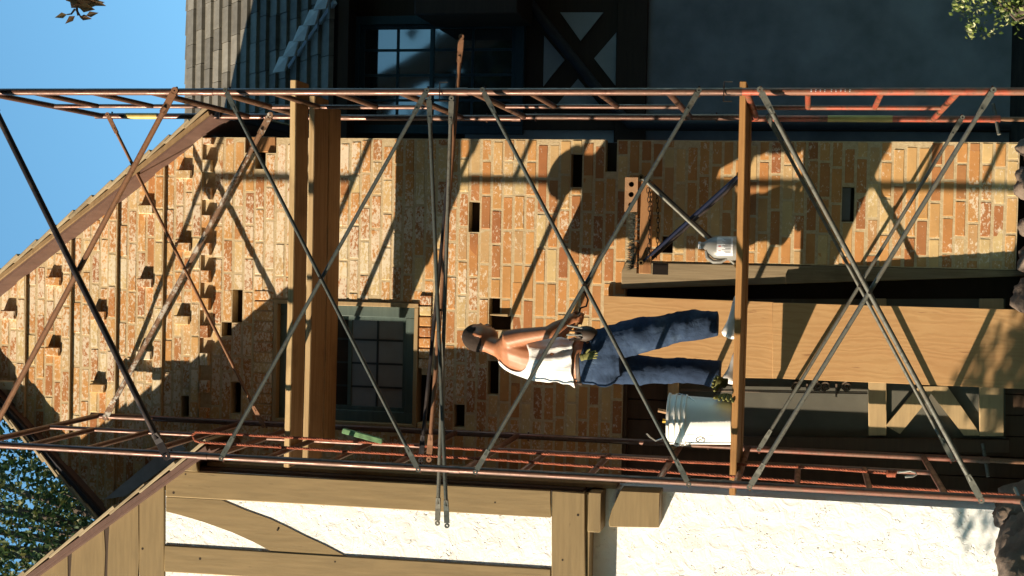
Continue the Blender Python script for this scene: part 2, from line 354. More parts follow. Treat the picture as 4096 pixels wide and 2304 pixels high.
for z0, z1, ci in courses:
    if z0 > 7.3: break
    for p, q in spans(z0, z1, HOLES+[WIN]): mortar.box((p, YW+.0022-BELTS.get(ci,0), z0), (q, YW+.11, z1+.0003))
    off = (ci % 2)*.5+random.uniform(-.12,.12)+(ci*.37 % .13)
    h = (z1-z0)-.0155
    if ci == 70:                                      # dentils under the belt
        for p, q in spans(z0, z1, HOLES+[WIN]):
            x = p; k = 0
            while x < q-.03:
                l = min(.098, q-x); bricks.append((random.choice(BM), x+.004, YW-(.045 if k % 2 == 0 else -.004), z0+.004, (l-.012)/BL, h/BH)); x += l; k += 1
        continue
    for p, q in spans(z0, z1, HOLES+[WIN, SOLD, SILL]):
        x = p-((p/.2345+off) % 1)*.2345
        while x < q-.02:
            a = max(x, p)+.0075; b = min(x+.2345, q)-.0075
            if b-a > .035: bricks.append((random.choice(BM), a, YW-BELTS.get(ci,0)+random.uniform(-.0020,.0014), z0+.006+random.uniform(-.002,.002), (b-a)/BL, h/BH*random.uniform(.97,1.02)))
            x += .2345*(1 if random.random() < .9 else .5)
x = SOLD[0]
while x < SOLD[1]-.03:
    mortar.box((x, YW+.012, SOLD[2]), (x+.075, YW+.11, SOLD[3])) if False else None
    bricks.append((HM, x+.004, YW-.004, SOLD[2]+.006, 1.02, (SOLD[3]-SOLD[2]-.012)/.115)); x += .0735
x = SILL[0]
while x < SILL[1]-.03:
    if not (HOLES[14][0]-.05 < x < HOLES[14][1]): bricks.append((HM, x+.004, YW-.012, SILL[2]+.006, 1.02, (SILL[3]-SILL[2]-.012)/.115))
    x += .0735
random.seed(11)
for v1, ys in ((807,(700,990,1283)),(660,(840,1135,1424)),(473,(1265,1556)),(290,(1128,1409)),(111,(1262,1543))):
    for y in ys:
        p = at(v1, y, YW); zb = min(courses, key=lambda c: abs(c[0]-p.z))
        bricks.append((HM, p.x-.03, YW-.045, zb[1]+.004, 1, 1.0))
def bsize(b): return (b[4]*BL*b[5]*BH)/max(1, (Vector((b[1],b[2],b[3]))-CAM).length)**2
order = sorted(bricks, key=bsize, reverse=True)
wall_body = mortar.build('wall', M['mortar'], wall, smooth=False)
for me, x, y, z, sx, sz in order[:300]:
    o = bpy.data.objects.new('brick', me); COL.objects.link(o); o.parent = wall_body; o.location = (x, y, z); o.scale = (sx, 1, sz)
rest = MB()
for me, x, y, z, sx, sz in order[300:]:
    rest.add([(x+v_.co.x*sx, y+v_.co.y, z+v_.co.z*sz) for v_ in me.vertices], [tuple(p.vertices) for p in me.polygons])
ro = rest.build('brick_course', M['brick'], wall, smooth=False); ro['kind'] = 'stuff'
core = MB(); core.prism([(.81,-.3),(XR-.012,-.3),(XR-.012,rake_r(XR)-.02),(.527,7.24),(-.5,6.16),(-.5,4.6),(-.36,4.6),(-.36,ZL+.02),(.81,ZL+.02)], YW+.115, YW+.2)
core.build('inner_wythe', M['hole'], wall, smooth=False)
side = MB().box((XR-.11, YW+.2, -.3), (XR-.003, 4.3, rake_r(XR)-.02)); side.build('return_wall', M['stucco_b'], wall, smooth=False)
MB().box((XR-.10, YW+.03, PCK[2]+.006), (XR+.01, YW+.2, PCK[3]-.006)).build('beam_end', M['stand_wood'], wall, bevel=.006)
a = inset(3354,3408,748,886); MB().box((a[0]+.005, YW+.02, a[2]+.005), (a[1]-.005, YW+.05, a[3]-.005)).build('vent_plate', M['vent'], wall, bevel=.003)
# a wooden wedge left in one of the openings
mb = MB(); p = at(1962,1258,YW); q = at(2034,1258,YW)
mb.hexa([(p.x-.010,YW-.02,q.z),(p.x+.008,YW-.02,q.z),(p.x+.008,YW+.08,q.z),(p.x-.010,YW+.08,q.z),(p.x-.004,YW-.02,p.z),(p.x+.004,YW-.02,p.z),(p.x+.004,YW+.08,p.z),(p.x-.004,YW+.08,p.z)])
tag(mb.build('wooden_wedge', M['trim'], None, bevel=.002), 'pale wooden wedge propped in the open brick slot beside the mason\'s head', 'wedge')

# window of the brick wing
win = WIN
def frame_boxes(x0, x1, z0, z1, t, ya, yb):
    m_ = MB(); m_.box((x0,ya,z0),(x0+t,yb,z1)); m_.box((x1-t,ya,z0),(x1,yb,z1)); m_.box((x0+t,ya,z0),(x1-t,yb,z0+t)); m_.box((x0+t,ya,z1-t),(x1-t,yb,z1)); return m_
wx0, wx1, wz0, wz1 = win
w_ = frame_boxes(wx0+.002, wx1-.002, wz0+.002, wz1-.002, .030, YW-.012, YW+.16).build('window', M['trim'], wall, bevel=.003)
x0, x1, z0, z1 = wx0+.032, wx1-.032, wz0+.032, wz1-.032
child('frame', frame_boxes(x0, x1, z0, z1, .075, YW+.045, YW+.15), M['teal'], w_, bevel=.003)
x0 += .075; x1 -= .075; z0 += .075; z1 -= .075; zr = at(1388,1400,YW).z
for a, b, yy in ((z0, zr+.02, YW+.085), (zr-.02, z1, YW+.105)):
    child('sash', frame_boxes(x0, x1, a, b, .028, yy, yy+.03), M['teal'], w_, bevel=.002)
    mu = MB(); zm = (a+b)/2; mu.box((x0,yy+.006,zm-.007),(x1,yy+.022,zm+.007))
    for k in range(1,4): xx = x0+(x1-x0)*k/4; mu.box((xx-.007,yy+.007,a),(xx+.007,yy+.021,b))
    child('muntin', mu, M['muntin'], w_)
    for k in range(4):
        for j in range(2):
            xa = x0+(x1-x0)*k/4; xb = x0+(x1-x0)*(k+1)/4; za = a+(b-a)*j/2; zb = a+(b-a)*(j+1)/2
            child('pane', MB().box((xa+.002,yy+.012,za+.002),(xb-.002,yy+.015,zb-.002)), M['glass_dusty'], w_, smooth=False)
child('blind', MB().box((x0,YW+.15,z0),(x1,YW+.155,z1)), M['blind'], w_, smooth=False)

# roof of the brick wing
def roof_slab(name, p_low, p_high, y0, y1, th, mat_s, mat_u, parent, n_sh, edge, lip=.0):
    lo, hi = Vector((p_low[0],0,p_low[1])), Vector((p_high[0],0,p_high[1])); d = (hi-lo); L = d.length; d.normalize()
    nrm = Vector((-d.z,0,d.x)) if d.x > 0 else Vector((d.z,0,-d.x))
    if nrm.z < 0: nrm = -nrm
    q = [lo, hi, hi+nrm*th, lo+nrm*th]
    deck = MB().prism([(v_.x,v_.z) for v_ in q], y0, y1).build(name, mat_u, parent, smooth=False)
    b = MB().prism([(v_.x,v_.z) for v_ in (lo+nrm*.012+d*.01, hi+nrm*.012, hi+nrm*(th+.012), lo+nrm*(th+.012))], y0-.028, y0-.002)
    child('barge_board', b, edge, deck, bevel=.003)
    for i in range(n_sh):
        s0 = L*i/n_sh-.03; s1 = L*(i+1)/n_sh+.03
        a_ = lo+d*s0+nrm*(th+.030); c_ = lo+d*s1+nrm*(th+.010)
        w_n = 1 if y1-y0 < 3 else 8
        mb_ = MB()
        pts_ = [a_, c_, c_+nrm*.016, a_+nrm*.020]
        mb_.prism([(v_.x,v_.z) for v_ in pts_], y0-.045+random.uniform(-.008,.008), y1)
        child('shingle_course', mb_, mat_s, deck, bevel=.002, smooth=False)
    return deck
YO = 1.46
pk = Vector((.527, 7.32))
ex = XR+.13; roof_slab('roof_slope', (ex, rake_r(ex)+.0), (pk.x, pk.y), YO, 5.6, .030, M['tanshingle'], M['soffit'], wall, 15, M['rakewood'])
exl = -.75; roof_slab('roof_slope', (exl, rake_l(exl)), (pk.x, pk.y+.002), YO+.16, 5.6, .030, M['tanshingle'], M['soffit'], wall, 11, M['navy'])
MB().beam((ex+.02, YO+.02, rake_r(ex)+.01), (ex+.02, 4.6, rake_r(ex)+.01), .05, .10).build('eave_board', M['navy'], wall)

# ------------------------------------------------------------------ porch below the brick: post, panel, door
post = thing('porch_post', 'weathered grey timber post beside the brick with a slanted top', 'post', (1.0, YW, GZ))
MB().prism([(1.165,GZ),(XP-.004,GZ),(XP-.004,ZL-.03),(XP-.07,ZL-.004),(1.0,ZL-.004)], YW-.006, YW+.112).build('timber', M['oldwood'], post, bevel=.006)  # narrowed downwards so the dark gap stands in for cast shadow
porch = thing('porch_wall', 'dark brown timber wall of the porch recess behind the bucket', 'wall', (.3, 1.78, GZ))
for i in range(9):
    xa = -.42+i*.136; MB().box((xa, 1.78, GZ), (xa+.131, 1.82, ZL-.002)).build('plank', M['panel'], porch, bevel=.003)
MB().box((-.45,1.825,GZ),(.82,1.86,ZL-.004)).build('backing', M['hole'], porch, smooth=False)
MB().box((-.40, YW+.02, ZL-.06), (.80, 1.78, ZL-.002)).build('lintel', M['panel'], porch, bevel=.004)
YD = 1.73
door = thing('porch_door', 'tan door with cross braced lower panel and scroll ironwork on the screen', 'door', (.1, YD, GZ))
def dpoly(pts, name, mat, ya=YD-.03, yb=YD+.012, **k):
    return MB().prism([xz(v, y, ya) for v, y in pts], ya, yb).build(name, mat, door, **k)
dpoly([(2671,1195),(2715,1195),(2715,1800),(2671,1800)], 'rail', M['door'], bevel=.004)
dpoly([(3474,1195),(3546,1195),(3546,1742),(3474,1742)], 'rail', M['door'], bevel=.004)
dpoly([(3918,1195),(4015,1195),(4015,1745),(3918,1745)], 'rail', M['door'], bevel=.004)
dpoly([(2715,1744),(4040,1758),(4040,1812),(2715,1798)], 'stile', M['panel'], bevel=.004)  # tan stile; its dark colour stands in for the shade there
dpoly([(3543,1703),(3600,1736),(3705,1608),(3740,1546),(3674,1546)], 'diagonal_brace', M['door'], ya=YD-.027)
dpoly([(3702,1546),(3790,1546),(3925,1742),(3856,1742)], 'diagonal_brace', M['door'], ya=YD-.024)
MB().prism([xz(v, y, YD+.03) for v, y in ((2700,1195),(4020,1195),(4020,1790),(2700,1790))], YD+.014, YD+.03).build('screen_panel', M['screen'], door, smooth=False)
def spiral(c, r, turns, y, sgn=1, n=26, up=1):
    return [(c[0]+sgn*r*(1-.75*i/n)*math.cos(turns*2*math.pi*i/n), y, c[1]+up*r*(1-.75*i/n)*math.sin(turns*2*math.pi*i/n)) for i in range(n+1)]
for vc in (3228, 3345):
    sc = MB()
    for dv in (-42, 42):
        c = xz(vc+dv, 1545, YD); sc.pole(spiral(c, .033, 1.6, YD-.01, 1 if dv > 0 else -1), .008, 6)
    a, b = at(vc, 1535, YD-.01), at(vc, 1587, YD-.01); sc.beam(a, b, .012, .032, (0,1,0))
    sc.build('scroll', M['scroll'], door)
ln = MB(); ln.pole([at(2720,1562,YD-.008), at(3470,1574,YD-.008)], .005, 6); ln.pole([at(2720,1556,YD-.008), at(3470,1568,YD-.008)], .004, 6); ln.build('guard_rod', M['scroll'], door)

# plywood sheets
def sheet(label, pts, ys, th=.018):
    f = [at(v, y, Y) for (v, y), Y in zip(pts, ys)]; b = [p+Vector((0,th,0)) for p in f]
    o = MB().hexa([f[0],f[1],f[2],f[3],b[0],b[1],b[2],b[3]]).build('plywood_sheet', M['ply'], None, bevel=.002)
    return tag(o, label, 'plywood', 'plywood sheets over the porch opening')
sheet('upper plywood sheet leaning behind the mason\'s legs', [(2415,1183),(3096,1208),(3096,1514),(2415,1500)], [1.655,1.61,1.61,1.655])
sheet('lower plywood sheet leaning against the porch below the platform', [(3090,1210),(4180,1241),(4180,1560),(3090,1513)], [1.585,1.50,1.50,1.585])

# ------------------------------------------------------------------ right wing in the shade
YR = 4.2
rw = thing('shaded_house_wing', 'dark shaded half-timbered house wing right of the brick gable', 'house', (3, YR, GZ))
zt = at(1345,200,YR-.4).z
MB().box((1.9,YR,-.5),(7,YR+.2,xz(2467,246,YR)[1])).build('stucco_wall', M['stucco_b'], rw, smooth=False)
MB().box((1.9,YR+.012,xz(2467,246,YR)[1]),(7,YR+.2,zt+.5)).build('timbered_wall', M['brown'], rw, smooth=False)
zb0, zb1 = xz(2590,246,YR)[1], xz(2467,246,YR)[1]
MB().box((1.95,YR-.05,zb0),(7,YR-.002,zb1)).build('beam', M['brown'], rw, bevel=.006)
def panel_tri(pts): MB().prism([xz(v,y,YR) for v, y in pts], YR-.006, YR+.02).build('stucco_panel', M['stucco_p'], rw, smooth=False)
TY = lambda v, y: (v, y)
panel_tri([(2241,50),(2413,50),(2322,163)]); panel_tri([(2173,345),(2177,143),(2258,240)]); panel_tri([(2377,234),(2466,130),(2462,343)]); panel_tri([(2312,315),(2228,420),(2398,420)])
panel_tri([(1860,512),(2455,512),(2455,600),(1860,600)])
for v, y, v2, y2 in ((2171,48,2467,420),(2467,48,2171,420)):
    MB().beam(at(v,y,YR-.012), at(v2,y2,YR-.012), .022, .13, (0,1,0)) if False else None
MB().box((xz(2300,512,YR)[0]-.02,YR-.03,-.45),(xz(2300,478,YR)[0],YR-.004,zt)).build('corner_board', M['brown'], rw, bevel=.004)
# downspout
ds = thing('downspout', 'dark downspout running diagonally down across the shaded half-timber panel', 'downspout', (2.4, YR-.1, GZ))
MB().pole([at(2085,-30,YR-.09), at(2420,395,YR-.09), at(2520,495,YR-.08), at(2700,497,YR-.08), at(4080,499,YR-.08)], .045, 12).build('pipe', M['navy'], ds)
MB().beam(at(3000,497,YR-.03), at(3012,497,YR-.03), .12, .14, (0,1,0)).build('strap', M['iron'], ds)
# window in the right wing
wv0, wv1, wy0, wy1 = 1408, 2105, 62, 535
A = at(wv0, wy1, YR); B = at(wv1, wy0, YR); x0, x1, z0, z1 = A.x, B.x, B.z, A.z
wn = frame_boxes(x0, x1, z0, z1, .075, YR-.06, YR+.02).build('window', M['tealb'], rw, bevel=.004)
x0 += .075; x1 -= .075; z0 += .075; z1 -= .075; zr = xz(1734,200,YR)[1]
for a, b, yy, rows in ((z0, zr+.02, YR-.02, 2), (zr-.02, z1, YR-.008, 2)):
    child('sash', frame_boxes(x0, x1, a, b, .035, yy-.02, yy+.02), M['tealb'], wn, bevel=.003)
    mu = MB(); 
    for j in range(1, rows): zz = a+(b-a)*j/rows; mu.box((x0,yy-.014,zz-.011),(x1,yy+.012,zz+.011))
    for k in range(1, 4): xx = x0+(x1-x0)*k/4; mu.box((xx-.011,yy-.013,a),(xx+.011,yy+.011,b))
    child('muntin', mu, M['tealb'], wn)
    for k in range(4):
        for j in range(rows):
            child('pane', MB().box((x0+(x1-x0)*k/4+.004,yy-.004,a+(b-a)*j/rows+.004),(x0+(x1-x0)*(k+1)/4-.004,yy+.001,a+(b-a)*(j+1)/rows-.004)), M['glass'], wn, smooth=False)
# its roof with every visible shingle
YE = YR-.42; RS = 1.24; RY = 5.45
e0 = Vector((0,YE,zt-.02)); e1 = Vector((0,RY,zt-.02+RS*(RY-YE))); sl_ = (e1-e0); SL = sl_.length; sd = sl_.normalized(); sn = Vector((0,-sd.z,sd.y))
if sn.z < 0: sn = -sn
roof = MB().hexa([Vector((1.2,0,0))+e0-sn*.05, Vector((8,0,0))+e0-sn*.05, Vector((8,0,0))+e1-sn*.05, Vector((1.2,0,0))+e1-sn*.05, Vector((1.2,0,0))+e0, Vector((8,0,0))+e0, Vector((8,0,0))+e1, Vector((1.2,0,0))+e1]).build('roof', M['under'], rw, smooth=False)
SH = MB().box((0,0,0),(1,1,.046)).mesh('shingle', bevel=.0, smooth=False); SH.materials.append(M['shingle'])
rot = Matrix((Vector((1,0,0)), sd, sn)).transposed()
NR = 15; ex_ = SL/NR; random.seed(5)
for i in range(NR):
    x = 1.75-random.random()*.3
    while x < 3.75:
        wd = random.uniform(.20,.36)
        o = bpy.data.objects.new('shingle', SH); COL.objects.link(o); o.parent = roof
        tilt = Matrix.Rotation(R(-10.5), 3, 'X')
        o.matrix_local = Matrix.Translation(Vector((x,0,0))+e0+sd*(ex_*i)+sn*(.034+random.uniform(0,.006))) @ (rot@tilt).to_4x4() @ Matrix.Diagonal((wd-.006, ex_*1.25, 1, 1))
        x += wd
cap = MB()
for k in range(9):
    x = 1.85+k*.24; cap.hexa([Vector((x,RY-.12,e1.z-.09)), Vector((x+.25,RY-.12,e1.z-.10)), Vector((x+.25,RY,e1.z+.05)), Vector((x,RY,e1.z+.06)), Vector((x,RY-.11,e1.z-.07)), Vector((x+.25,RY-.11,e1.z-.08)), Vector((x+.25,RY,e1.z+.07)), Vector((x,RY,e1.z+.08))])
cp = cap.build('ridge_cap', M['shingle'], rw, smooth=False)
MB().box((1.95,YE-.02,zt-.12),(8,YE+.0,zt-.025)).build('fascia', M['brown'], rw, bevel=.003)
MB().box((1.95,YE,zt-.06),(8,YR,zt-.045)).build('soffit', M['brown'], rw, smooth=False)
# hip of diamond cap shingles on the lower roof
def on_roof(v, y, lift=.05):
    d = ray(v, y); p0 = e0+sn*lift; t = (p0-CAM).dot(sn)/d.dot(sn); return CAM+d*t
hip = [on_roof(1345,-20), on_roof(1140,292)]
hd = (hip[1]-hip[0]); hl = hd.length; hd.normalize(); hs = hd.cross(sn).normalized()
flash = MB().beam(on_roof(1340,8,.06), on_roof(1158,268,.06), .035, .03, sn).build('hip_flashing', M['flash'], rw)
for k in range(5):
    c = hip[0]+hd*(hl*(k+.45)/5)+sn*.06
    a_ = hl/5
    q = [c-hd*a_*.60+sn*.0, c+hs*a_*.40+sn*.012, c+hd*a_*.60+sn*.045, c-hs*a_*.40+sn*.012]
    MB().hexa(q+[p+sn*.015 for p in q]).build('hip_shingle', M['hipcap'], rw, smooth=False)
MB().box((at(1690,30,YR-.5).x-.1,YR-.75,xz(2095,10,YR-.5)[1]),(7,YR-.1,xz(1690,10,YR-.5)[1])).build('bay_underside', M['brown'], rw, bevel=.01)

# ------------------------------------------------------------------ left half-timbered building
YL = 1.272; YF = YL-.012
lb = thing('half_timbered_house', 'sunlit white stucco house with tan timbers left of the scaffold', 'house', (-1.2, YL, GZ))
cor = at(1700,1938,YF).x
ev = at(752,1836,YL-.17); fu = at(105,2304,YL-.17); rs = (fu.z-ev.z)/(fu.x-ev.x)
def rkz(x): return ev.z+rs*(x-ev.x)
XLL = -2.6; zj = xz(2341,2000,YF)[1]
MB().prism([(cor,zj+.02),(cor,rkz(cor)-.10),(XLL,rkz(XLL)-.10),(XLL,zj+.02)], YL, 4.5).build('timbered_wall', M['stucco'], lb, smooth=False)
cl = at(2800,1975,1.47).x
MB().box((XLL,1.47,-.5),(cl,4.4,zj+.02)).build('stucco_wall', M['stucco'], lb, smooth=False)
MB().box((XLL,YL+.01,zj-.03),(cor-.01,1.6,zj+.018)).build('jetty_soffit', M['tan'], lb, smooth=False)
def tb(pts, name='timber', mat='tan', y=YF, back=YL+.01, bevel=.006):
    return MB().prism([xz(v,yy,y) for v, yy in pts], y, back).build(name, M[mat], lb, bevel=bevel)
tb([(662,1880),(2204,1962),(2204,2072),(662,1987)], 'corner_post', 'tan_v')
tb([(656,2181),(2204,2276),(2204,2380),(656,2288)], 'stud', 'tan_v')
tb([(556,1960),(658,1886),(656,2420),(556,2420)], 'gable_beam')
# curved brace
cb = [(664,1989),(664,2046),(720,2060),(820,2090),(930,2130),(1010,2166),(1088,2206),(1240,2216),(1383,2225),(1299,2181),(1222,2146),(1145,2107),(1079,2076),(981,2041),(886,2001)]
MB().prism([xz(v,yy,YF+.006) for v, yy in cb], YF+.006, YL+.008).build('curved_brace', M['tan_v'], lb)
tb([(2206,1962),(2341,1972),(2341,2420),(2206,2420)], 'girt_beam')
for i, (a, b) in enumerate(((432,552),(284,416),(147,268),(20,134))):
    j = lambda v: v+random.uniform(-3,3)
    xs = [at(v, yy, YF).x for v, yy in ((a,2420),(b,2420))]
    za, zb_ = xz(a,2200,YF)[1], xz(b,2200,YF)[1]
    xr_b = (zb_+.05-ev.z)/rs+ev.x; xr_t = (za+.05-ev.z)/rs+ev.x
    pts = []; k_ = 10
    for t in range(k_+1): x = -2.4+(xr_b+2.4)*t/k_; pts.append((x, zb_+.006*math.sin(x*9+i)+.003*math.sin(x*23)))
    for t in range(k_+1): x = xr_t+(-2.4-xr_t)*t/k_; pts.append((x, za+.006*math.sin(x*11+i*2)))
    MB().prism(pts, YF+.004, YL+.006).build('siding_board', M['tan'], lb)
zq = xz(560,2000,YL)[1]; xi = (zq+.05-ev.z)/rs+ev.x; MB().prism([(xi,zq),(XLL,rkz(XLL)-.05),(XLL,zq)], YL-.004, YL+.012).build('siding_backing', M['brown'], lb, smooth=False)
for v, yy in ((742,1897),(694,1971),(1340,2247),(2312,2060),(560+10,2195),(1110,2120),(1980,2010),(800,2235),(2250,2240)):
    p = at(v, yy, YF-.001); MB().pole([p, p+Vector((0,.004,0))], .007+random.uniform(-.002,.002), 8).build('nail_hole', M['hole'], lb)
# joist end and corbel under the jetty
a = xz(2350,2128,YF-.01); b = xz(2405,1972,YF-.01); MB().box((a[0],YF-.01,b[1]),(b[0],1.5,a[1])).build('joist_end', M['tan'], lb, bevel=.004)
cbz = [(2480,1963),(2640,1970),(2636,2111),(2437,2108),(2434,2085),(2446,2040)]
MB().prism([xz(v,yy,YF+.03) for v, yy in cbz], YF+.03, 1.5).build('corbel', M['tan'], lb, bevel=.004)
# side face and eaves box
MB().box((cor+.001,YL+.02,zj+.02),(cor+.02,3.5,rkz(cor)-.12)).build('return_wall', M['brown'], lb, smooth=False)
MB().box((cor+.021,YL+.10,xz(1500,1880,YF)[1]-1.6),(cor+.05,1.66,xz(800,1870,YF)[1])).build('corner_trim', M['tan'], lb, bevel=.004)
tb([(664,1866),(752,1836),(788,1842),(788,1888),(662,1880)], 'eave_block', 'tan', y=YF-.03)
# its roof
rlow = (ev.x+.05, rkz(ev.x+.05)-.06); rhigh = (XLL, rkz(XLL)-.06)
roof_slab('roof', rlow, rhigh, YF-.075, 3.2, .035, M['tanshingle'], M['soffit'], lb, 15, M['soffit'])
fl = [xz(v,y,YW-.03) for v, y in ((420,1996),(560,1880),(705,1760),(745,1795),(690,1850),(500,1985))]
MB().prism(fl, YW-.04, YW-.03).build('wall_flashing', M['flash'], lb, smooth=False)

# ------------------------------------------------------------------ scaffold
H, LW, D = 1.524, 2.134, 1.524; YI = .84; RL, RI, RR = .0205, .0145, .0165
def make_frame(mat, studs=True):
    e = bpy.data.objects.new('scaffold_section', None); COL.objects.link(e); e['_local'] = 1; e.empty_display_size = .1
    P = lambda nm, mb: mb.build(nm, mat, e)
    P('leg', MB().pole([(0,0,.002),(0,0,H-.002)], RL, 14)); P('leg', MB().pole([(0,D,.002),(0,D,H-.002)], RL, 14))
    P('ladder_post', MB().pole([(0,YI,.37),(0,YI,1.469)], RI, 10))
    P('cross_member', MB().pole([(0,.012,1.469),(0,D-.012,1.469)], RR+.002, 12)); P('cross_member', MB().pole([(0,.012,.37),(0,D-.012,.37)], RR+.002, 12))
    for z in (.759, 1.144): P('rung', MB().pole([(0,.012,z),(0,YI-.008,z)], RR, 10))
    for y in (0, D):
        for z in (.2, 1.394):
            P('brace_stud', MB().pole([(-.03,y-.0,z),(.03,y,z)], .006, 6))
    P('coupling_sleeve', MB().pole([(0,0,-.03),(0,0,.03)], RL+.0025, 14)); P('coupling_sleeve', MB().pole([(0,D,-.03),(0,D,.03)], RL+.0025, 14))
    return e
def copy_frame(src):
    c = src.copy(); COL.objects.link(c)
    for ch in src.children:
        k = ch.copy(); COL.objects.link(k); k.parent = c
    return c
fr_red = make_frame(M['redsteel']); fr_salmon = make_frame(M['salmonsteel']); fr_rust = make_frame(M['rustysteel'])
LV = ('bottom', 'second', 'third', 'top')
FR = {}
for k in range(4):
    for s_, x in (('left', 0), ('right', LW)):
        src = (fr_red if s_ == 'right' else fr_salmon) if k == 0 else fr_rust
        key = (s_ if k == 0 else 's')
        if not any(f[0] == key for f in FR.values()): f = src
        else: f = copy_frame(src)
        f.location = (x, 0, k*H); f.rotation_euler.z = R(random.uniform(-.25,.25))
        tag(f, f'{("red" if s_ == "right" else "faded salmon red") if k == 0 else "rusty"} {LV[k]} tubular scaffold end frame with rungs on the {s_} side', 'scaffold frame', 'scaffold end frames')
        FR[(k, s_)] = (key, f)
# sleeves of yellow tape and stencil marks
for k, za, zb_ in ((3, 5.62, 5.86), (0, .62, 1.02)):
    f = FR[(k,'right')][1]; MB().pole([(0,D,za-k*H),(0,D,zb_-k*H)], RL+.0012, 14).build('tape_sleeve', M['yellow'], f)
f = FR[(0,'right')][1]; mk = MB(); random.seed(21)
for i in range(9):
    z = 1.13-i*.024-(.01 if i > 3 else 0); a0 = R(-100+random.uniform(-4,4))
    for sgm in range(2):
        a1 = a0+R(sgm*22); rr = RL+.0006; w2 = .0045
        mk.add([(math.cos(a1)*rr,math.sin(a1)*rr,z),(math.cos(a1+R(14))*rr,math.sin(a1+R(14))*rr,z),(math.cos(a1+R(14))*rr,math.sin(a1+R(14))*rr,z-w2*random.uniform(.6,2.2)),(math.cos(a1)*rr,math.sin(a1)*rr,z-w2)], [(0,1,2,3)])
mk.build('stencil_mark', M['label'], f, smooth=False)
for k, s_ in ((0,'left'),(0,'right')):
    f = FR[(k,s_)][1]
    for y in (0, D):
        MB().pole([(0,y,GZ+.01),(0,y,.0)], .015, 10).build('screw_jack', M['brownsteel'], f)
        t = R(20 if y else 65)
        MB().pole([(-.105*math.cos(t),y-.105*math.sin(t),-.022),(.105*math.cos(t),y+.105*math.sin(t),.010)], .011, 8).build('jack_handle', M['palesteel'], f)
        MB().box((-.075,y-.075,GZ),(.075,y+.075,GZ+.012)).build('base_plate', M['brownsteel'], f)
for k, x_, z in ((1,'right',.02),(2,'right',.08)):
    f = FR[(k,x_)][1]; MB().pole([(-.055,-.028,z+.0),(-.055,-.03,z+.045),(0,-.03,z+.045),(.05,-.03,z+.045),(.05,-.03,z+.0)], .0035, 6).build('locking_pin', M['iron'], f)

def bar(mb, p, q, r=.0118, fl=.11):                   # tube with flattened, holed ends
    p, q = Vector(p), Vector(q); d = (q-p).normalized()
    mb.pole([p+d*fl, q-d*fl], r, 10)
    b = d.cross(Vector((0,1,0))).normalized()
    for e_, s_ in ((p, 1), (q, -1)):
        c0 = e_+d*s_*(fl+.035); c1 = e_+d*s_*fl*.75; c2 = e_-d*s_*.015
        for a_, wa, ta, b_, wb, tb_ in ((c0, r, r, c1, r*1.3, .0045), (c1, r*1.3, .0045, e_+d*s_*.012, r*1.3, .0045)):
            A_ = [a_-b*wa-Vector((0,ta,0)), a_+b*wa-Vector((0,ta,0)), a_+b*wa+Vector((0,ta,0)), a_-b*wa+Vector((0,ta,0))]
            B_ = [b_-b*wb-Vector((0,tb_,0)), b_+b*wb-Vector((0,tb_,0)), b_+b*wb+Vector((0,tb_,0)), b_-b*wb+Vector((0,tb_,0))]
            mb.hexa(A_+B_)
        # ring round the hole
        n_ = 10; o_ = r*1.3; i_ = .0055; ctr = e_-d*s_*.004
        vs_ = []
        for yy in (-.0045, .0045):
            for rr in (o_, i_):
                for t in range(n_): a2 = 2*math.pi*t/n_; vs_.append(ctr+(b*math.cos(a2)+d*math.sin(a2))*rr+Vector((0,yy,0)))
        fs = []
        for t in range(n_):
            u = (t+1)%n_; fs += [(t,u,n_+u,n_+t),(2*n_+t,3*n_+t,3*n_+u,2*n_+u),(t,2*n_+t,2*n_+u,u),(n_+t,n_+u,3*n_+u,3*n_+t)]
        mb.add(vs_, fs)
    return mb
def cross(label, Y, k, m1, m2, r1=.0112, r2=.0112, off=-.034, ends=None):
    t = thing('cross_brace', label, 'cross brace', (LW/2, Y+off, k*H+.8), 'scaffold cross braces')
    lo, up = k*H+.2, k*H+1.394
    e1, e2 = ends or (((LW,lo),(0,up)), ((LW,up),(0,lo)))
    bar(MB(), (e1[0][0],Y+off,e1[0][1]), (e1[1][0],Y+off,e1[1][1]), r1).build('bar', M[m1], t)
    bar(MB(), (e2[0][0],Y+off-r1-r2-.002,e2[0][1]), (e2[1][0],Y+off-r1-r2-.002,e2[1][1]), r2).build('bar', M[m2], t)
    MB().pole([(LW/2,Y+off-.045,(lo+up)/2),(LW/2,Y+off+.02,(lo+up)/2)], .008, 8).build('rivet', M['iron'], t)
cross('topmost front cross brace with one rusty and one black bar', 0, 3, 'brownsteel', 'darksteel', .0165, .019)
cross('topmost cross brace nearest the brick gable, rusty bar crusted with mortar', D, 3, 'whitesteel', 'brownsteel', .0175, .0115)
cross('grey front cross brace across the upper planks', 0, 2, 'galv', 'galv')
cross('grey front cross brace crossing in front of the mason', 0, 1, 'galv', 'galv')
cross('pale grey front cross brace below the platform', 0, 0, 'palesteel', 'palesteel', .0122, .0132)
cross('pale grey cross brace below the platform on the wall side of the scaffold', D, 0, 'palesteel', 'palesteel', .0112, .0112)
def folded(label, bars, m1, m2):
    t = thing('folded_brace', label, 'cross brace', at(1760,1200,.2), 'spare braces laid on the rungs')
    for (a, b), mm in zip(bars, (m1, m2)):
        bar(MB(), at(*a), at(*b), (.013 if mm == 'brownsteel' else .0118)).build('bar', M[mm], t)
    c = at(1763,1240,.2); MB().pole([c+Vector((0,-.03,0)),c+Vector((0,.03,0))], .008, 8).build('rivet', M['iron'], t)
folded('folded grey spare brace lying across the rungs with both tips poking out left', [((1716,392,.16),(1788,2100,.16)), ((1806,396,.20),(1750,2090,.20))], 'galv', 'palesteel')
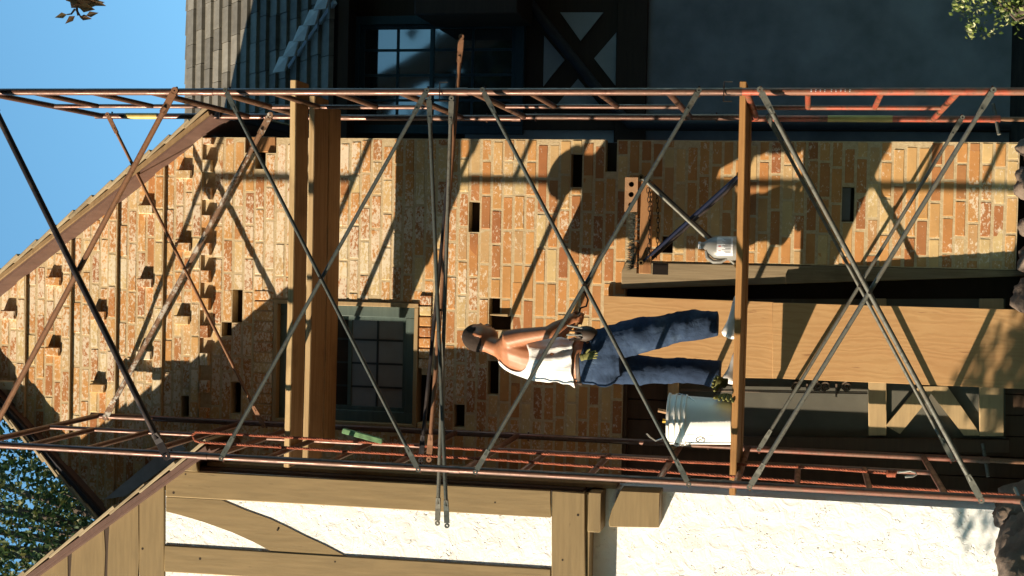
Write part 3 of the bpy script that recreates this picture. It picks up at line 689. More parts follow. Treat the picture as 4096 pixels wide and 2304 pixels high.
folded('folded rusty spare brace lying across the rungs, its tip poking out right', [((1845,150,.30),(1716,1835,.30)), ((1822,420,.34),(1683,1838,.34))], 'brownsteel', 'darksteel')

# planks
def plank(label, x0, x1, y0, y1, z, group, th=.038, sk=0, edge='plank_edge'):
    mb = MB(); n_ = 8; rs_ = []
    for i in range(n_+1):
        x = x0+(x1-x0)*i/n_; s_ = -.006*math.sin(math.pi*i/n_)
        rs_.append([(x,y0+sk*i/n_,z+s_),(x,y1+sk*i/n_,z+s_),(x,y1+sk*i/n_,z+th+s_),(x,y0+sk*i/n_,z+th+s_)])
    vs_ = [p for r_ in rs_ for p in r_]; fs = [(i*4+k, i*4+(k+1)%4, (i+1)*4+(k+1)%4, (i+1)*4+k) for i in range(n_) for k in range(4)]+[(3,2,1,0),tuple(n_*4+k for k in range(4))]
    mb.add(vs_, fs)
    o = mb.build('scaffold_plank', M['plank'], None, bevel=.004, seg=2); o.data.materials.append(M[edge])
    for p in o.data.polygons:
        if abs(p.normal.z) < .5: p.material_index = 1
    return tag(o, label, 'plank', group)
ZU = 3.048+1.144+RR+.001
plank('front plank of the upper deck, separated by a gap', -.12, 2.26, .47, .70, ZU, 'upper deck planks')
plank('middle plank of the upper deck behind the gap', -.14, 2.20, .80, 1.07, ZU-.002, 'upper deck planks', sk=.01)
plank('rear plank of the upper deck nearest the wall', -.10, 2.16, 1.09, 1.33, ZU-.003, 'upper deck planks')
ZP = 1.469+RR+.004; ZT = ZP+.038
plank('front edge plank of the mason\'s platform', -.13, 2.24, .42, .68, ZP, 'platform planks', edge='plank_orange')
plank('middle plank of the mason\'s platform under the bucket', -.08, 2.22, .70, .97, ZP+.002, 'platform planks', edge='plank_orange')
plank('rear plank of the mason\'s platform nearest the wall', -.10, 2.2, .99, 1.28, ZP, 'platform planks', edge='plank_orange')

# rope over the top rung and down the left frame
def twisted(pts, r, pitch, n=6):
    pts = [Vector(p) for p in pts]; out = MB()
    P = [pts[0]]; step = .006
    for a, b in zip(pts, pts[1:]):
        k = max(1, int((b-a).length/step)); P += [a+(b-a)*(i+1)/k for i in range(k)]
    s_ = 0; strands = [[], [], []]
    for i, p in enumerate(P):
        t = (P[min(i+1,len(P)-1)]-P[max(i-1,0)]).normalized(); a = t.orthogonal(); a = Vector((0,1,0)).cross(t).normalized(); b = t.cross(a)
        if i: s_ += (p-P[i-1]).length
        for j in range(3):
            th = 2*math.pi*(s_/pitch+j/3); strands[j].append(p+(a*math.cos(th)+b*math.sin(th))*r*.55)
    for st in strands: out.pole(st[::1], r*.62, 5)
    return out
rp = thing('hoist_rope', 'orange twisted hoist rope looped over a rung and hanging down the left frame', 'rope', at(800,1740,.42))
cyA, cyB = .46, .30
ra = [at(v,y,cyA) for v, y in ((768,1742),(785,1727),(1300,1758),(1990,1803),(2700,1846),(3250,1870),(3548,1892))]
rb = [at(v,y,cyB) for v, y in ((772,1748),(782,1762),(800,1768),(1100,1787),(1300,1800),(1990,1838),(2700,1890),(3396,1938),(3800,1964),(4110,1984))]
twisted(ra, .0078, .048).build('strand', M['rope'], rp); twisted(rb, .0078, .048).build('strand', M['rope'], rp)
kn = MB()
for i in range(5):
    p = at(3552+i*7, 1894, cyA); kn.pole([p+Vector((math.cos(t)*.016,math.sin(t)*.016,.004*math.sin(t*2))) for t in [k*math.pi/5 for k in range(11)]], .0065, 6)
kn.build('knot', M['rope'], rp)
hk = [at(3590,1890,cyA),at(3640,1884,cyA),at(3662,1890,cyA),at(3666,1898,cyA),at(3650,1906,cyA),at(3620,1908,cyA)]
MB().pole(hk, .0055, 8).build('hook', M['wire'], rp)
# green scrap board on the rungs
p, q = at(1372,1722,.30), at(1530,1765,.30)
tag(MB().beam(p, q, .03, .032, (0,1,0)).build('scrap_board', M['greenpaint'], None, bevel=.002), 'short offcut with chipped green paint lying on the left rungs', 'board')

# ------------------------------------------------------------------ bucket
bc = at(2800,1682,.585); bc.z = ZT
bk = thing('bucket', 'white ribbed plastic mason\'s bucket standing on the platform', 'bucket', bc)
prof = [(.0,.0),(.128,.0),(.132,.004),(.142,.262),(.150,.264),(.150,.272),(.143,.274),(.1435,.292),(.152,.294),(.152,.302),(.1445,.304),(.145,.322),(.153,.324),(.153,.332),(.146,.334),(.147,.358),(.155,.360),(.156,.372),(.149,.374),(.1455,.37),(.132,.02),(.001,.018)]
bd = MB().lathe(bc, prof, 40).build('body', M['bucket'], bk)
MB().pole([bc+Vector((.153*math.cos(t),-.153*abs(math.sin(t))*.35-.06*math.sin(t), .318-.16*math.sin(t))) for t in [math.pi*k/14 for k in range(15)]], .0028, 6).build('handle', M['wire'], bk)
def on_bucket(a, h, lift=.0008): r_ = .132+(.142-.132)*h/.262+lift; return bc+Vector((r_*math.cos(a), r_*math.sin(a), h))
mk = MB(); ca = R(-137); ch_ = .175
def stroke(pts, w=.0034):
    for (a0,h0),(a1,h1) in zip(pts, pts[1:]):
        d = Vector((a1-a0, (h1-h0)/.138)); 
        if d.length == 0: continue
        d.normalize(); nx, nh = -d.y*w/.138, d.x*w
        mk.add([on_bucket(a0+nx/1,h0+nh), on_bucket(a1+nx,h1+nh), on_bucket(a1-nx,h1-nh), on_bucket(a0-nx,h0-nh)], [(0,1,2,3)])
cr = .026
stroke([(ca+cr/.138*math.cos(t), ch_+cr*math.sin(t)) for t in [2*math.pi*k/20 for k in range(21)]])
stroke([(ca-.018/.138, ch_+.018), (ca+.018/.138, ch_-.018)])
stroke([(ca-.010/.138,ch_-.010),(ca+.004/.138,ch_+.002),(ca+.010/.138,ch_+.014)], .0024)
stroke([(ca-.040/.138,ch_+.075),(ca-.040/.138,ch_-.07),(ca+.040/.138,ch_-.07),(ca+.040/.138,ch_+.075),(ca-.040/.138,ch_+.075)], .0015)
for hh in (.042,.052,.062): stroke([(ca-.030/.138,ch_+hh),(ca+.028/.138,ch_+hh)], .0024)
mk.build('warning_print', M['black'], bk, smooth=False)
MB().box((bc.x-.150,bc.y-.060,ZT+.296),(bc.x-.138,bc.y-.012,ZT+.326)).build('handle_ear', M['bucket'], bk, bevel=.003)
tr = thing('trowel', 'trowel handle sticking out of the white bucket', 'trowel', bc+Vector((0,0,.2)))
MB().pole([bc+Vector((.02,-.02,.24)), bc+Vector((.055,-.05,.43))], [.014,.011], 8).build('handle', M['hammer_wood'], tr)
MB().prism([(bc.x-.03,bc.z+.06),(bc.x+.06,bc.z+.06),(bc.x+.02,bc.z+.25)], bc.y-.022, bc.y-.020).build('blade', M['wire'], tr)
yl = thing('yellow_chisel', 'yellow gripped chisel standing in the white bucket', 'chisel', bc+Vector((-.03,0,.2)))
MB().pole([bc+Vector((-.02,.0,.22)), bc+Vector((-.01,-.02,.405))], .013, 8).build('grip', M['yplastic'], yl); MB().pole([bc+Vector((-.02,.0,.03)), bc+Vector((-.02,.0,.24))], .007, 8).build('shank', M['iron'], yl)
hw = MB().pole([bc+Vector((-.07,-.08,.375)), bc+Vector((-.105,-.09,.40)), bc+Vector((-.12,-.095,.435)), bc+Vector((-.10,-.09,.47)), bc+Vector((-.08,-.09,.49))], .004, 6)
tag(hw.build('wire_hook', M['wire'], None), 'bent wire hook on the rim of the white bucket', 'hook')

# ------------------------------------------------------------------ gloves
def glove(label, c, ang, tilt, s=1, mat='glove'):
    t = thing('work_glove', label, 'glove', c)
    Rm = Matrix.Rotation(ang, 3, 'Y') @ Matrix.Rotation(tilt, 3, 'X')
    f = lambda p: Vector(c)+Rm@(Vector(p)*s)
    mb = MB(); mb.rings([(f((0,0,z)), Rm@Vector((rx*s,0,0)), Rm@Vector((0,.016*s,0))) for z, rx in ((-.06,.034),(-.03,.036),(0,.042),(.04,.043),(.06,.04))], 12)
    mb.build('palm', M[mat], t)
    for k in range(4):
        x = -.032+k*.0215; l_ = (.06,.075,.07,.052)[k]
        MB().pole([f((x,0,.05)), f((x*1.15,-.012,.05+l_*.6)), f((x*1.2,-.034,.05+l_)), f((x*1.2,-.040,.05+l_+.004))], [s*.0105,s*.0105,s*.0095,s*.004], 7).build('finger', M[mat], t)
    MB().pole([f((-.036,0,-.01)), f((-.062,-.01,.02)), f((-.07,-.02,.05))], [s*.013,s*.012,s*.007], 7).build('thumb', M[mat], t)
    MB().rings([(f((0,0,z)), Rm@Vector((rx*s,0,0)), Rm@Vector((0,.02*s,0))) for z, rx in ((-.09,.040),(-.055,.037))], 12).build('cuff', M[mat], t)
gp = at(2890,1590,.52); gp.z = ZT+.03
glove('yellow green glove lying flat on the platform beside the bucket', gp, R(95), R(75))
glove('second yellow green glove crumpled on the platform at the mason\'s heel', at(2885,1528,.55)*1+Vector((0,0,.012)), R(20), R(60), .8)

# ------------------------------------------------------------------ mortar stand with its load
st = thing('mortar_stand', 'folding mortar stand with crossed tube legs, wooden rails and chains', 'stand', (1.6, 1.0, ZT))
ya, yb = .88, 1.20
T1, T2, B1, B2 = [at(v,y,ya) for v, y in ((2566,708),(2566,1051),(2902,698),(2897,1060))]
B1.z = B2.z = ZT+.012
for Y, ms in ((ya,('palesteel','bluesteel')),(yb,('iron','iron'))):
    o_ = Vector((0,Y-ya,0)); MB().pole([T1+o_, B2+o_], .012, 10).build('leg', M[ms[0] if Y == ya else 'darksteel'], st); MB().pole([T2+o_+Vector((0,.02,0)), B1+o_+Vector((0,.02,0))], .011, 10).build('leg', M[ms[1] if Y == ya else 'darksteel'], st)
for p in (T1, T2, B1, B2):
    mb = MB(); n_ = 14
    vs_ = []
    for yy in (ya-.03, yb+.03):
        for rr in (.0155, .0085):
            for t in range(n_): vs_.append((p.x+rr*math.cos(2*math.pi*t/n_), yy, p.z+rr*math.sin(2*math.pi*t/n_)))
    fs = []
    for t in range(n_):
        u = (t+1)%n_; fs += [(t,u,n_+u,n_+t),(2*n_+t,3*n_+t,3*n_+u,2*n_+u),(t,2*n_+t,2*n_+u,u),(n_+t,n_+u,3*n_+u,3*n_+t)]
    mb.add(vs_, fs).build('cross_tube', M['brass'], st)
for Y in (ya-.008, yb-.02):
    a = at(2554,1094,Y); b = at(2611,724,Y); MB().box((a.x,Y+.02,b.z),(b.x,Y+.05,a.z)).build('rail', M['stand_wood'], st, bevel=.003)
a = at(2545,1094,ya+.04); b = at(2554,724,ya+.04); MB().box((a.x,ya+.045,b.z),(b.x,yb,a.z)).build('top_board', M['stand_wood'], st, bevel=.003)
a = at(2606,1098,ya); MB().box((a.x-.0,ya+.01,a.z-.10),(a.x+.07,ya+.014,a.z-.005)).build('bracket', M['iron'], st)
def chain(p, q, n_):
    mb = MB(); d = (q-p)
    for i in range(n_):
        c = p+d*((i+.5)/n_)+Vector((0,0,-.012*math.sin(math.pi*(i+.5)/n_))); L_ = d.length/n_*.66; e_ = d.normalized(); f_ = Vector((0,0,1)) if i % 2 == 0 else Vector((0,1,0))
        pts = [c+e_*L_*math.cos(t)+f_*.008*math.sin(t) for t in [2*math.pi*k/10 for k in range(11)]]; mb.pole(pts, .0024, 5, cap=False)
    return mb
chain(at(2591,752,ya-.004), at(2592,1030,ya-.004), 15).build('chain', M['iron'], st); chain(at(2625,752,yb), at(2625,1030,yb), 14).build('chain', M['iron'], st)
# cored brick on the stand
a = at(2497,846,.93); b = at(2552,710,.93); cbk = thing('cored_brick', 'loose brick with three core holes standing on the mortar stand', 'brick', (b.x, .93, b.z))
bx = b.x-a.x; bz = a.z-b.z
def plate_holes(x0,x1,z0,z1,y,depth,cs,r_,seg=16):
    bm = bmesh.new()
    out = [bm.verts.new((x,y,z)) for x,z in ((x0,z0),(x1,z0),(x1,z1),(x0,z1))]
    ed = [bm.edges.new((out[i],out[(i+1)%4])) for i in range(4)]
    for cx,cz in cs:
        vv = [bm.verts.new((cx+r_*math.cos(2*math.pi*t/seg),y,cz+r_*math.sin(2*math.pi*t/seg))) for t in range(seg)]; ed += [bm.edges.new((vv[i],vv[(i+1)%seg])) for i in range(seg)]
    bmesh.ops.triangle_fill(bm, edges=ed, use_beauty=True)
    r__ = bmesh.ops.extrude_face_region(bm, geom=list(bm.faces)); bmesh.ops.translate(bm, verts=[g_ for g_ in r__['geom'] if isinstance(g_, bmesh.types.BMVert)], vec=(0,depth,0))
    bmesh.ops.recalc_face_normals(bm, faces=bm.faces); me = bpy.data.meshes.new('body'); bm.to_mesh(me); bm.free(); return me
link('body', plate_holes(a.x,b.x,b.z,a.z,.93,.06,[(a.x+bx*f_, (a.z+b.z)/2) for f_ in (.2,.5,.8)],.0165), M['core'], cbk)
MB().box((a.x+.004,.985,b.z+.004),(b.x-.004,.991,a.z-.004)).build('backing', M['hole'], cbk, smooth=False)
# bristle brush
br = thing('masonry_brush', 'dark shaggy bristle brush lying on the mortar stand', 'brush', at(2540,960,.95))
a = at(2551,858,.95); b = at(2551,1072,.95)
MB().box((b.x,.93,a.z-.004),(a.x,.99,a.z+.014)).build('brush_back', M['stand_wood'], br, bevel=.004)
bs = MB(); random.seed(31)
for i in range(700):
    x = random.uniform(b.x, a.x); p = Vector((x, random.uniform(.925,.995), a.z+.012)); t = Vector((random.uniform(-.5,.5), random.uniform(-.6,.5), random.uniform(.25,1))).normalized()*random.uniform(.03,.07)
    if random.random() < .25: t.z = -abs(t.z)
    s_ = Vector((.0024,0,0)); bs.add([p-s_, p+s_, p+t], [(0,1,2)])
bo = bs.build('bristles', M['bristle'], br, smooth=False)
# milk jug
jc = at(2905,993,.80); jc.z = ZT
jg = thing('milk_jug', 'translucent plastic jug with a printed label under the mortar stand', 'jug', jc)
mb = MB(); rs_ = []
for h, rx, ry, ox in ((0,.060,.060,0),(.004,.068,.068,0),(.02,.072,.072,0),(.11,.073,.073,0),(.145,.068,.068,0),(.175,.050,.050,.006),(.195,.030,.030,.012),(.205,.020,.020,.014),(.232,.019,.019,.014)):
    c = jc+Vector((ox,0,h)); rs_.append((c, (rx,0,0), (0,ry,0)))
mb.rings(rs_, 24).build('body', M['jug'], jg)
MB().pole([jc+Vector((-.02,-.02,.188)), jc+Vector((-.058,-.03,.18)), jc+Vector((-.082,-.035,.145)), jc+Vector((-.080,-.035,.10)), jc+Vector((-.060,-.03,.07))], [.012,.013,.012,.012,.012], 8).build('handle', M['jug'], jg)
MB().lathe(jc+Vector((.014,0,.222)), [(.001,0),(.0215,0),(.0215,.017),(.001,.018)], 16).build('cap', M['label'], jg)
lbp = MB(); 
for k in range(7):
    a0, a1 = R(-128+k*14), R(-114+k*14); lbp.add([jc+Vector((.0738*math.cos(q_),.0738*math.sin(q_),h)) for q_, h in ((a0,.03),(a1,.03),(a1,.125),(a0,.125))], [(0,1,2,3)])
lbp.build('label', M['label'], jg, smooth=False)
pr = MB()
for k in range(12):
    a0 = R(-112+k*6.4); hh = .055+.03*((k*7)%3)/2
    pr.add([jc+Vector((.0743*math.cos(q_),.0743*math.sin(q_),h)) for q_, h in ((a0,.042),(a0+R(2),.042),(a0+R(2),.042+hh*.6),(a0,.042+hh*.6))], [(0,1,2,3)])
pr.build('label_print', M['black'], jg, smooth=False)
pr = MB(); a0 = R(-104); pr.add([jc+Vector((.0744*math.cos(q_),.0744*math.sin(q_),h)) for q_, h in ((a0,.10),(a0+R(24),.10),(a0+R(24),.115),(a0,.115))], [(0,1,2,3)]); pr.build('label_band', M['redprint'], jg, smooth=False)


# ------------------------------------------------------------------ the mason
def remesh(mb, name, voxel, smooth_it=4, disp=None):
    me = mb.mesh(name, smooth=False); o = bpy.data.objects.new('tmp', me); COL.objects.link(o)
    m1 = o.modifiers.new('r', 'REMESH'); m1.mode = 'VOXEL'; m1.voxel_size = voxel
    m2 = o.modifiers.new('s', 'SMOOTH'); m2.iterations = smooth_it; m2.factor = .5
    dg = bpy.context.evaluated_depsgraph_get(); dg.update()
    out = bpy.data.meshes.new_from_object(o.evaluated_get(dg)); out.name = name
    bpy.data.objects.remove(o)
    if disp:
        for v_ in out.vertices: v_.co += v_.normal*disp(v_.co)
    out.shade_smooth(); return out
fA = R(30); FWD = Vector((math.cos(fA), math.sin(fA), 0)); LAT = Vector((math.sin(fA), -math.cos(fA), 0)); ZV = Vector((0,0,1))
YM = 1.12
def ring(v, y, wl, wd, Y=YM, tilt=0):
    c = at(v, y, Y); return (c, LAT*wl, FWD*wd+ZV*tilt)
torso = [ring(1985,1392,.052,.055), ring(2003,1402,.10,.075), ring(2022,1410,.165,.095), ring(2050,1414,.185,.118), ring(2100,1424,.178,.132), ring(2170,1434,.165,.132), ring(2240,1441,.155,.128), ring(2300,1444,.155,.128), ring(2360,1440,.168,.140), ring(2420,1434,.165,.145)]
bd = MB(); bd.rings(torso, 20)
hc = at(1915,1352,YM+.03); nb = at(1992,1392,YM); 
HR = Matrix((FWD, -LAT, ZV)).transposed() @ Matrix.Rotation(R(16), 3, 'Y')
bd.ball(hc, .094, .076, .112, 18, 12, HR)
bd.ball(hc+HR@Vector((.030,0,-.055)), .062, .056, .066, 14, 8, HR)        # jaw
bd.ball(hc+HR@Vector((.098,0,-.022)), .018, .013, .026, 8, 6, HR)          # nose
bd.ball(hc+HR@Vector((.082,0,.018)), .018, .045, .012, 8, 6, HR)           # brow
bd.ball(hc+HR@Vector((.080,0,-.066)), .018, .026, .014, 8, 6, HR)          # lips
for s_ in (-1, 1): bd.ball(hc+HR@Vector((-.008,s_*.078,-.012)), .020, .010, .032, 8, 6, HR)   # ears
bd.pole([hc+HR@Vector((-.02,0,-.07)), nb+Vector((0,0,.0)), at(2030,1408,YM)], [.056,.058,.07], 14)
S1, E1, W1 = at(2040,1352,YM-.15), at(2192,1330,YM-.20), at(2272,1284,YM-.10)
bd.pole([at(2045,1385,YM-.09), S1, S1.lerp(E1,.35), S1.lerp(E1,.7), E1, E1.lerp(W1,.35), E1.lerp(W1,.75), W1], [.060,.058,.052,.045,.041,.043,.034,.027], 14)
S2, E2, W2 = at(2030,1432,YM+.17), at(2185,1385,YM+.24), at(2282,1300,YM+.10)
bd.pole([at(2040,1420,YM+.10), S2, S2.lerp(E2,.5), E2, E2.lerp(W2,.4), W2], [.058,.056,.048,.040,.040,.027], 12)
tool_a, tool_b = at(2299,1326,YM-.07), at(2322,1232,YM-.05)
td = (tool_b-tool_a).normalized()
def fist(mb, wr, c, ax, s=1):
    mb.pole([wr, wr.lerp(c,.6), c], [.027*s,.034*s,.030*s], 12)
    out = (c-wr).normalized(); nrm = ax.cross(out).normalized(); out = nrm.cross(ax).normalized()
    for k in range(4):
        b0 = c+ax*(-.030+k*.020)*s; l_ = (1.0,1.08,1.04,.88)[k]
        pts = [b0-out*.008*s+nrm*.014*s, b0+out*.022*s*l_+nrm*.022*s, b0+out*.042*s*l_+nrm*.004*s, b0+out*.034*s*l_-nrm*.018*s, b0+out*.010*s-nrm*.022*s]
        mb.pole(pts, [.0105*s,.0105*s,.0100*s,.0092*s,.0080*s], 8)
    mb.pole([c-ax*.026*s+nrm*-.004*s-out*.012*s, c+ax*.0*s-nrm*.026*s+out*.004*s, c+ax*.026*s-nrm*.026*s+out*.022*s], [.013*s,.012*s,.0095*s], 8)
fist(bd, W1, at(2300,1266,YM-.06), td)
fist(bd, W2, at(2312,1272,YM+.05), td)
HA, KA, AA = at(2400,1398,YM-.07), at(2610,1335,YM-.10), at(2858,1300,YM-.06)
HB, KB, AB = at(2400,1466,YM+.07), at(2640,1482,YM+.10), at(2866,1492,YM+.08)
for h_, k_, a_ in ((HA,KA,AA),(HB,KB,AB)): bd.pole([h_+Vector((0,0,.06)), h_, h_.lerp(k_,.5), k_, k_.lerp(a_,.3), a_], [.07,.085,.075,.055,.052,.036], 12)
pm = remesh(bd, 'person', .0075, 3)
man = link('person', pm, M['skin']); tag(man, 'mason in white tank top and jeans standing on the platform with his back turned', 'person')
# hair: close-cropped cap over crown and nape
bm = bmesh.new(); bm.from_mesh(pm); inv = HR.inverted()
def is_hair(c_):
    p = inv@(c_-hc); j_ = .010*noise.noise(c_*55)
    if p.length > .135: return False
    if p.x > .035: return p.z > .060-.15*(p.x-.035)+j_
    if p.x > -.028: return p.z > .020+j_
    return p.z > -.048+j_
bmesh.ops.delete(bm, geom=[f for f in bm.faces if not is_hair(f.calc_center_median())], context='FACES')
bm.normal_update()
for v_ in bm.verts: v_.co += v_.normal*(.0022+.0016*noise.noise(v_.co*90))
hb = bpy.data.meshes.new('hair'); bm.to_mesh(hb); bm.free(); hb.shade_smooth(); child('hair', hb, M['hair'], man)
# tank top
tt = MB(); ts = [(1996,1398,.088,.082),(2003,1403,.118,.092),(2022,1410,.170,.106),(2050,1415,.190,.128),(2085,1421,.187,.138),(2125,1428,.178,.142),(2170,1434,.173,.142),(2220,1440,.166,.138),(2265,1443,.166,.139),(2292,1446,.172,.146),(2303,1447,.176,.150)]
fine = []
for (a, b) in zip(ts, ts[1:]):
    for k in range(4): fine.append(tuple(a[i]+(b[i]-a[i])*k/4 for i in range(4)))
fine.append(ts[-1])
NS = 96; rsT = [ring(*r_) for r_ in fine]; tt.rings(rsT, NS)
tv = [Vector(p) for p in tt.v]; fs = []
for i in range(len(fine)-1):
    v = fine[i][0]
    for k in range(NS):
        th = (k+.5)/NS*360; th = th if th < 180 else th-360
        hole = False
        for cth in (-28, -152):                        # arm holes, cut far in towards the shoulder blades
            d_ = (th-cth+180)%360-180
            if (d_/56)**2+((v-2052)/76)**2 < 1: hole = True
        for cth in (30, 150):
            d_ = (th-cth+180)%360-180
            if (d_/50)**2+((v-2046)/66)**2 < 1: hole = True
        if v < 2012 and abs((th+90+180)%360-180) < 40 and v < 2000: hole = True
        if not hole: fs.append((i*NS+k, i*NS+(k+1)%NS, (i+1)*NS+(k+1)%NS, (i+1)*NS+k))
def fold(p):
    q_ = p.z-at(2300,1440,YM).z; low = max(0, 1-q_/.34)
    return .010*low*math.sin((p.x*1.2+p.y*.8)*62+p.z*14)+.006*low*math.sin(p.z*70+(p.x-p.y)*18)+.004*noise.noise(p*14)
cx = [r_[0] for r_ in rsT]
for i in range(len(tv)):
    c = cx[i//NS]; d_ = (tv[i]-c); d_.z = 0
    if d_.length: tv[i] = tv[i]+d_.normalized()*fold(tv[i])
me = bpy.data.meshes.new('tank_top'); me.from_pydata([tuple(p) for p in tv], [], fs); me.update(); me.shade_smooth()
bm = bmesh.new(); bm.from_mesh(me); bmesh.ops.delete(bm, geom=[v_ for v_ in bm.verts if not v_.link_faces], context='VERTS')
for it in range(8):
    mv = {}
    for v_ in bm.verts:
        nb_ = [e_.other_vert(v_).co for e_ in v_.link_edges if e_.is_boundary]
        if len(nb_) == 2: mv[v_] = v_.co*.4+(nb_[0]+nb_[1])*.3
    for v_, p in mv.items(): v_.co = p
bm.to_mesh(me); bm.free(); me.shade_smooth()
sh = child('tank_top', me, M['cloth'], man); sm = sh.modifiers.new('thick', 'SOLIDIFY'); sm.thickness = .004; sm.offset = 1
# jeans
jn = MB(); jn.rings([ring(2318,1450,.150,.130), ring(2345,1446,.172,.142), ring(2390,1440,.182,.152), ring(2440,1428,.180,.155), ring(2490,1418,.165,.140)], 22)
jn.ball(at(2415,1490,YM-.02), .095, .10, .10); jn.ball(at(2420,1462,YM+.10), .09, .09, .10)
jn.pole([HA+Vector((0,0,.03)), at(2480,1362,YM-.08), at(2560,1340,YM-.10), at(2620,1332,YM-.10), at(2690,1314,YM-.09), at(2760,1304,YM-.08), at(2820,1298,YM-.07), at(2858,1294,YM-.06), at(2874,1294,YM-.06)], [.11,.115,.112,.104,.097,.097,.090,.082,.080], 18)
jn.pole([HB+Vector((0,0,.03)), at(2480,1470,YM+.08), at(2560,1480,YM+.09), at(2640,1482,YM+.10), at(2720,1482,YM+.09), at(2800,1486,YM+.08), at(2850,1494,YM+.08), at(2884,1496,YM+.08)], [.11,.108,.098,.084,.080,.082,.084,.084], 18)
def jf(p): return .007*noise.noise(p*11+Vector((3,1,0)))+.009*max(0,noise.noise(Vector((p.x*9,p.y*9,p.z*26))))-.002
child('jeans', remesh(jn, 'jeans', .009, 3, jf), M['denim'], man)
child('belt', MB().rings([ring(2316,1450,.158,.137), ring(2319,1450,.162,.141), ring(2330,1449,.165,.143), ring(2333,1449,.160,.14)], 24), M['leather'], man)
# tool pouch on the right hip
pc = at(2345,1335,YM-.13)
pch = child('tool_pouch', MB().ball(pc, .05, .045, .075, 12, 8), M['leather'], man)
for k in range(4): child('pouch_tool', MB().pole([pc+Vector((-.03+k*.022,-.04,.02)), pc+Vector((-.04+k*.03,-.055,.10+.015*(k%2)))], .005, 6), M['wire'] if k % 2 else M['iron'], man)
def shoe(v, y0, y1, Y0, Y1, mat, nm):
    h = at(v, y0, Y0); t = at(v, y1, Y1); h.z = t.z = ZT; d = (t-h); L_ = d.length; d.normalize(); s_ = d.cross(ZV)
    prof = [(0,.030,.062),(.05,.036,.088),(.12,.037,.098),(.22,.037,.086),(.40,.036,.064),(.6,.046,.050),(.8,.048,.040),(.94,.038,.030),(1.0,.018,.018)]
    mb = MB(); mb.rings([(h+d*L_*u+ZV*(hh*.5+.004), s_*w_, ZV*hh*.5) for u, w_, hh in prof], 14)
    o = child(nm, mb, M[mat], man); child('sole', MB().rings([(h+d*(L_*u*1.02-.004)+ZV*.009, s_*(w_+.004), ZV*.011) for u, w_, hh in prof], 14), M['shoe' if mat == 'shoe' else 'darkshoe'], o)
shoe(2890, 1350, 1178, YM-.09, YM+.0, 'shoe', 'shoe'); shoe(2890, 1530, 1400, YM+.05, YM+.14, 'shoe', 'shoe')
glove('yellow green glove tucked in the back of the mason\'s belt', at(2352,1424,YM-.19), R(165), R(10), .56)
tl = thing('jointing_tool', 'short mason\'s tool with a curved shank in the man\'s hands', 'tool', tool_a)
MB().pole([tool_a, tool_a.lerp(tool_b,.75)], [.012,.011], 10).build('handle', M['hammer_wood'], tl)
MB().pole([tool_a.lerp(tool_b,.7), tool_b, at(2345,1225,YM-.04), at(2352,1200,YM-.03), at(2340,1172,YM-.02), at(2322,1160,YM-.02)], [.007,.007,.0065,.0065,.006,.0045], 8).build('shank', M['iron'], tl)

# ------------------------------------------------------------------ stones, plants, trees
def rock(c, r_, seed, label, group=None, mat='stone', cat='stone'):
    bm = bmesh.new(); bmesh.ops.create_icosphere(bm, subdivisions=4, radius=1)
    for v_ in bm.verts:
        p = v_.co.copy(); k = 1+.34*noise.noise(p*1.3+Vector((seed,0,0)))+.20*abs(noise.noise(p*2.6+Vector((0,seed,0))))+.09*noise.noise(p*6)+.04*noise.noise(p*14)
        v_.co = Vector((p.x*r_[0]*k, p.y*r_[1]*k, p.z*r_[2]*k))
    me = bpy.data.meshes.new('rock'); bm.to_mesh(me); bm.free(); me.shade_smooth()
    o = link('rock', me, M[mat]); o.location = c; return tag(o, label, cat, group)
gs = 'rough stones along the foot of the wall'
for i, (y, s_, lb_) in enumerate(((590,.13,'rough pinkish stone at the foot of the brick, nearest the wall\'s right corner'),(740,.15,'rough pinkish stone at the foot of the brick, second from the right corner'),(905,.12,'rough pinkish stone at the foot of the brick, below the wide joint'),(1040,.13,'rough pinkish stone at the foot of the grey post'),(1190,.16,'pointed pale stone at the foot of the plywood'))):
    c = at(4132, y, 1.42); rock((c.x, 1.42, c.z-.05), (s_*.8,.14,s_), i*3.7+1, lb_, gs)
lg = 'boulders at the corner of the half-timbered house'
for i, (v, y, Y, rr, lb_) in enumerate(((4110,2060,.95,(.17,.2,.20),'dark boulder in shade at the foot of the left scaffold leg'),(4130,2195,.75,(.22,.2,.17),'wide grey boulder below the white stucco'),(4120,2310,.45,(.26,.22,.16),'sunlit tan boulder at the bottom corner'))):
    c = at(v, y, Y); rock((c.x, Y, c.z), rr, i*5.1+2.2, lb_, lg)

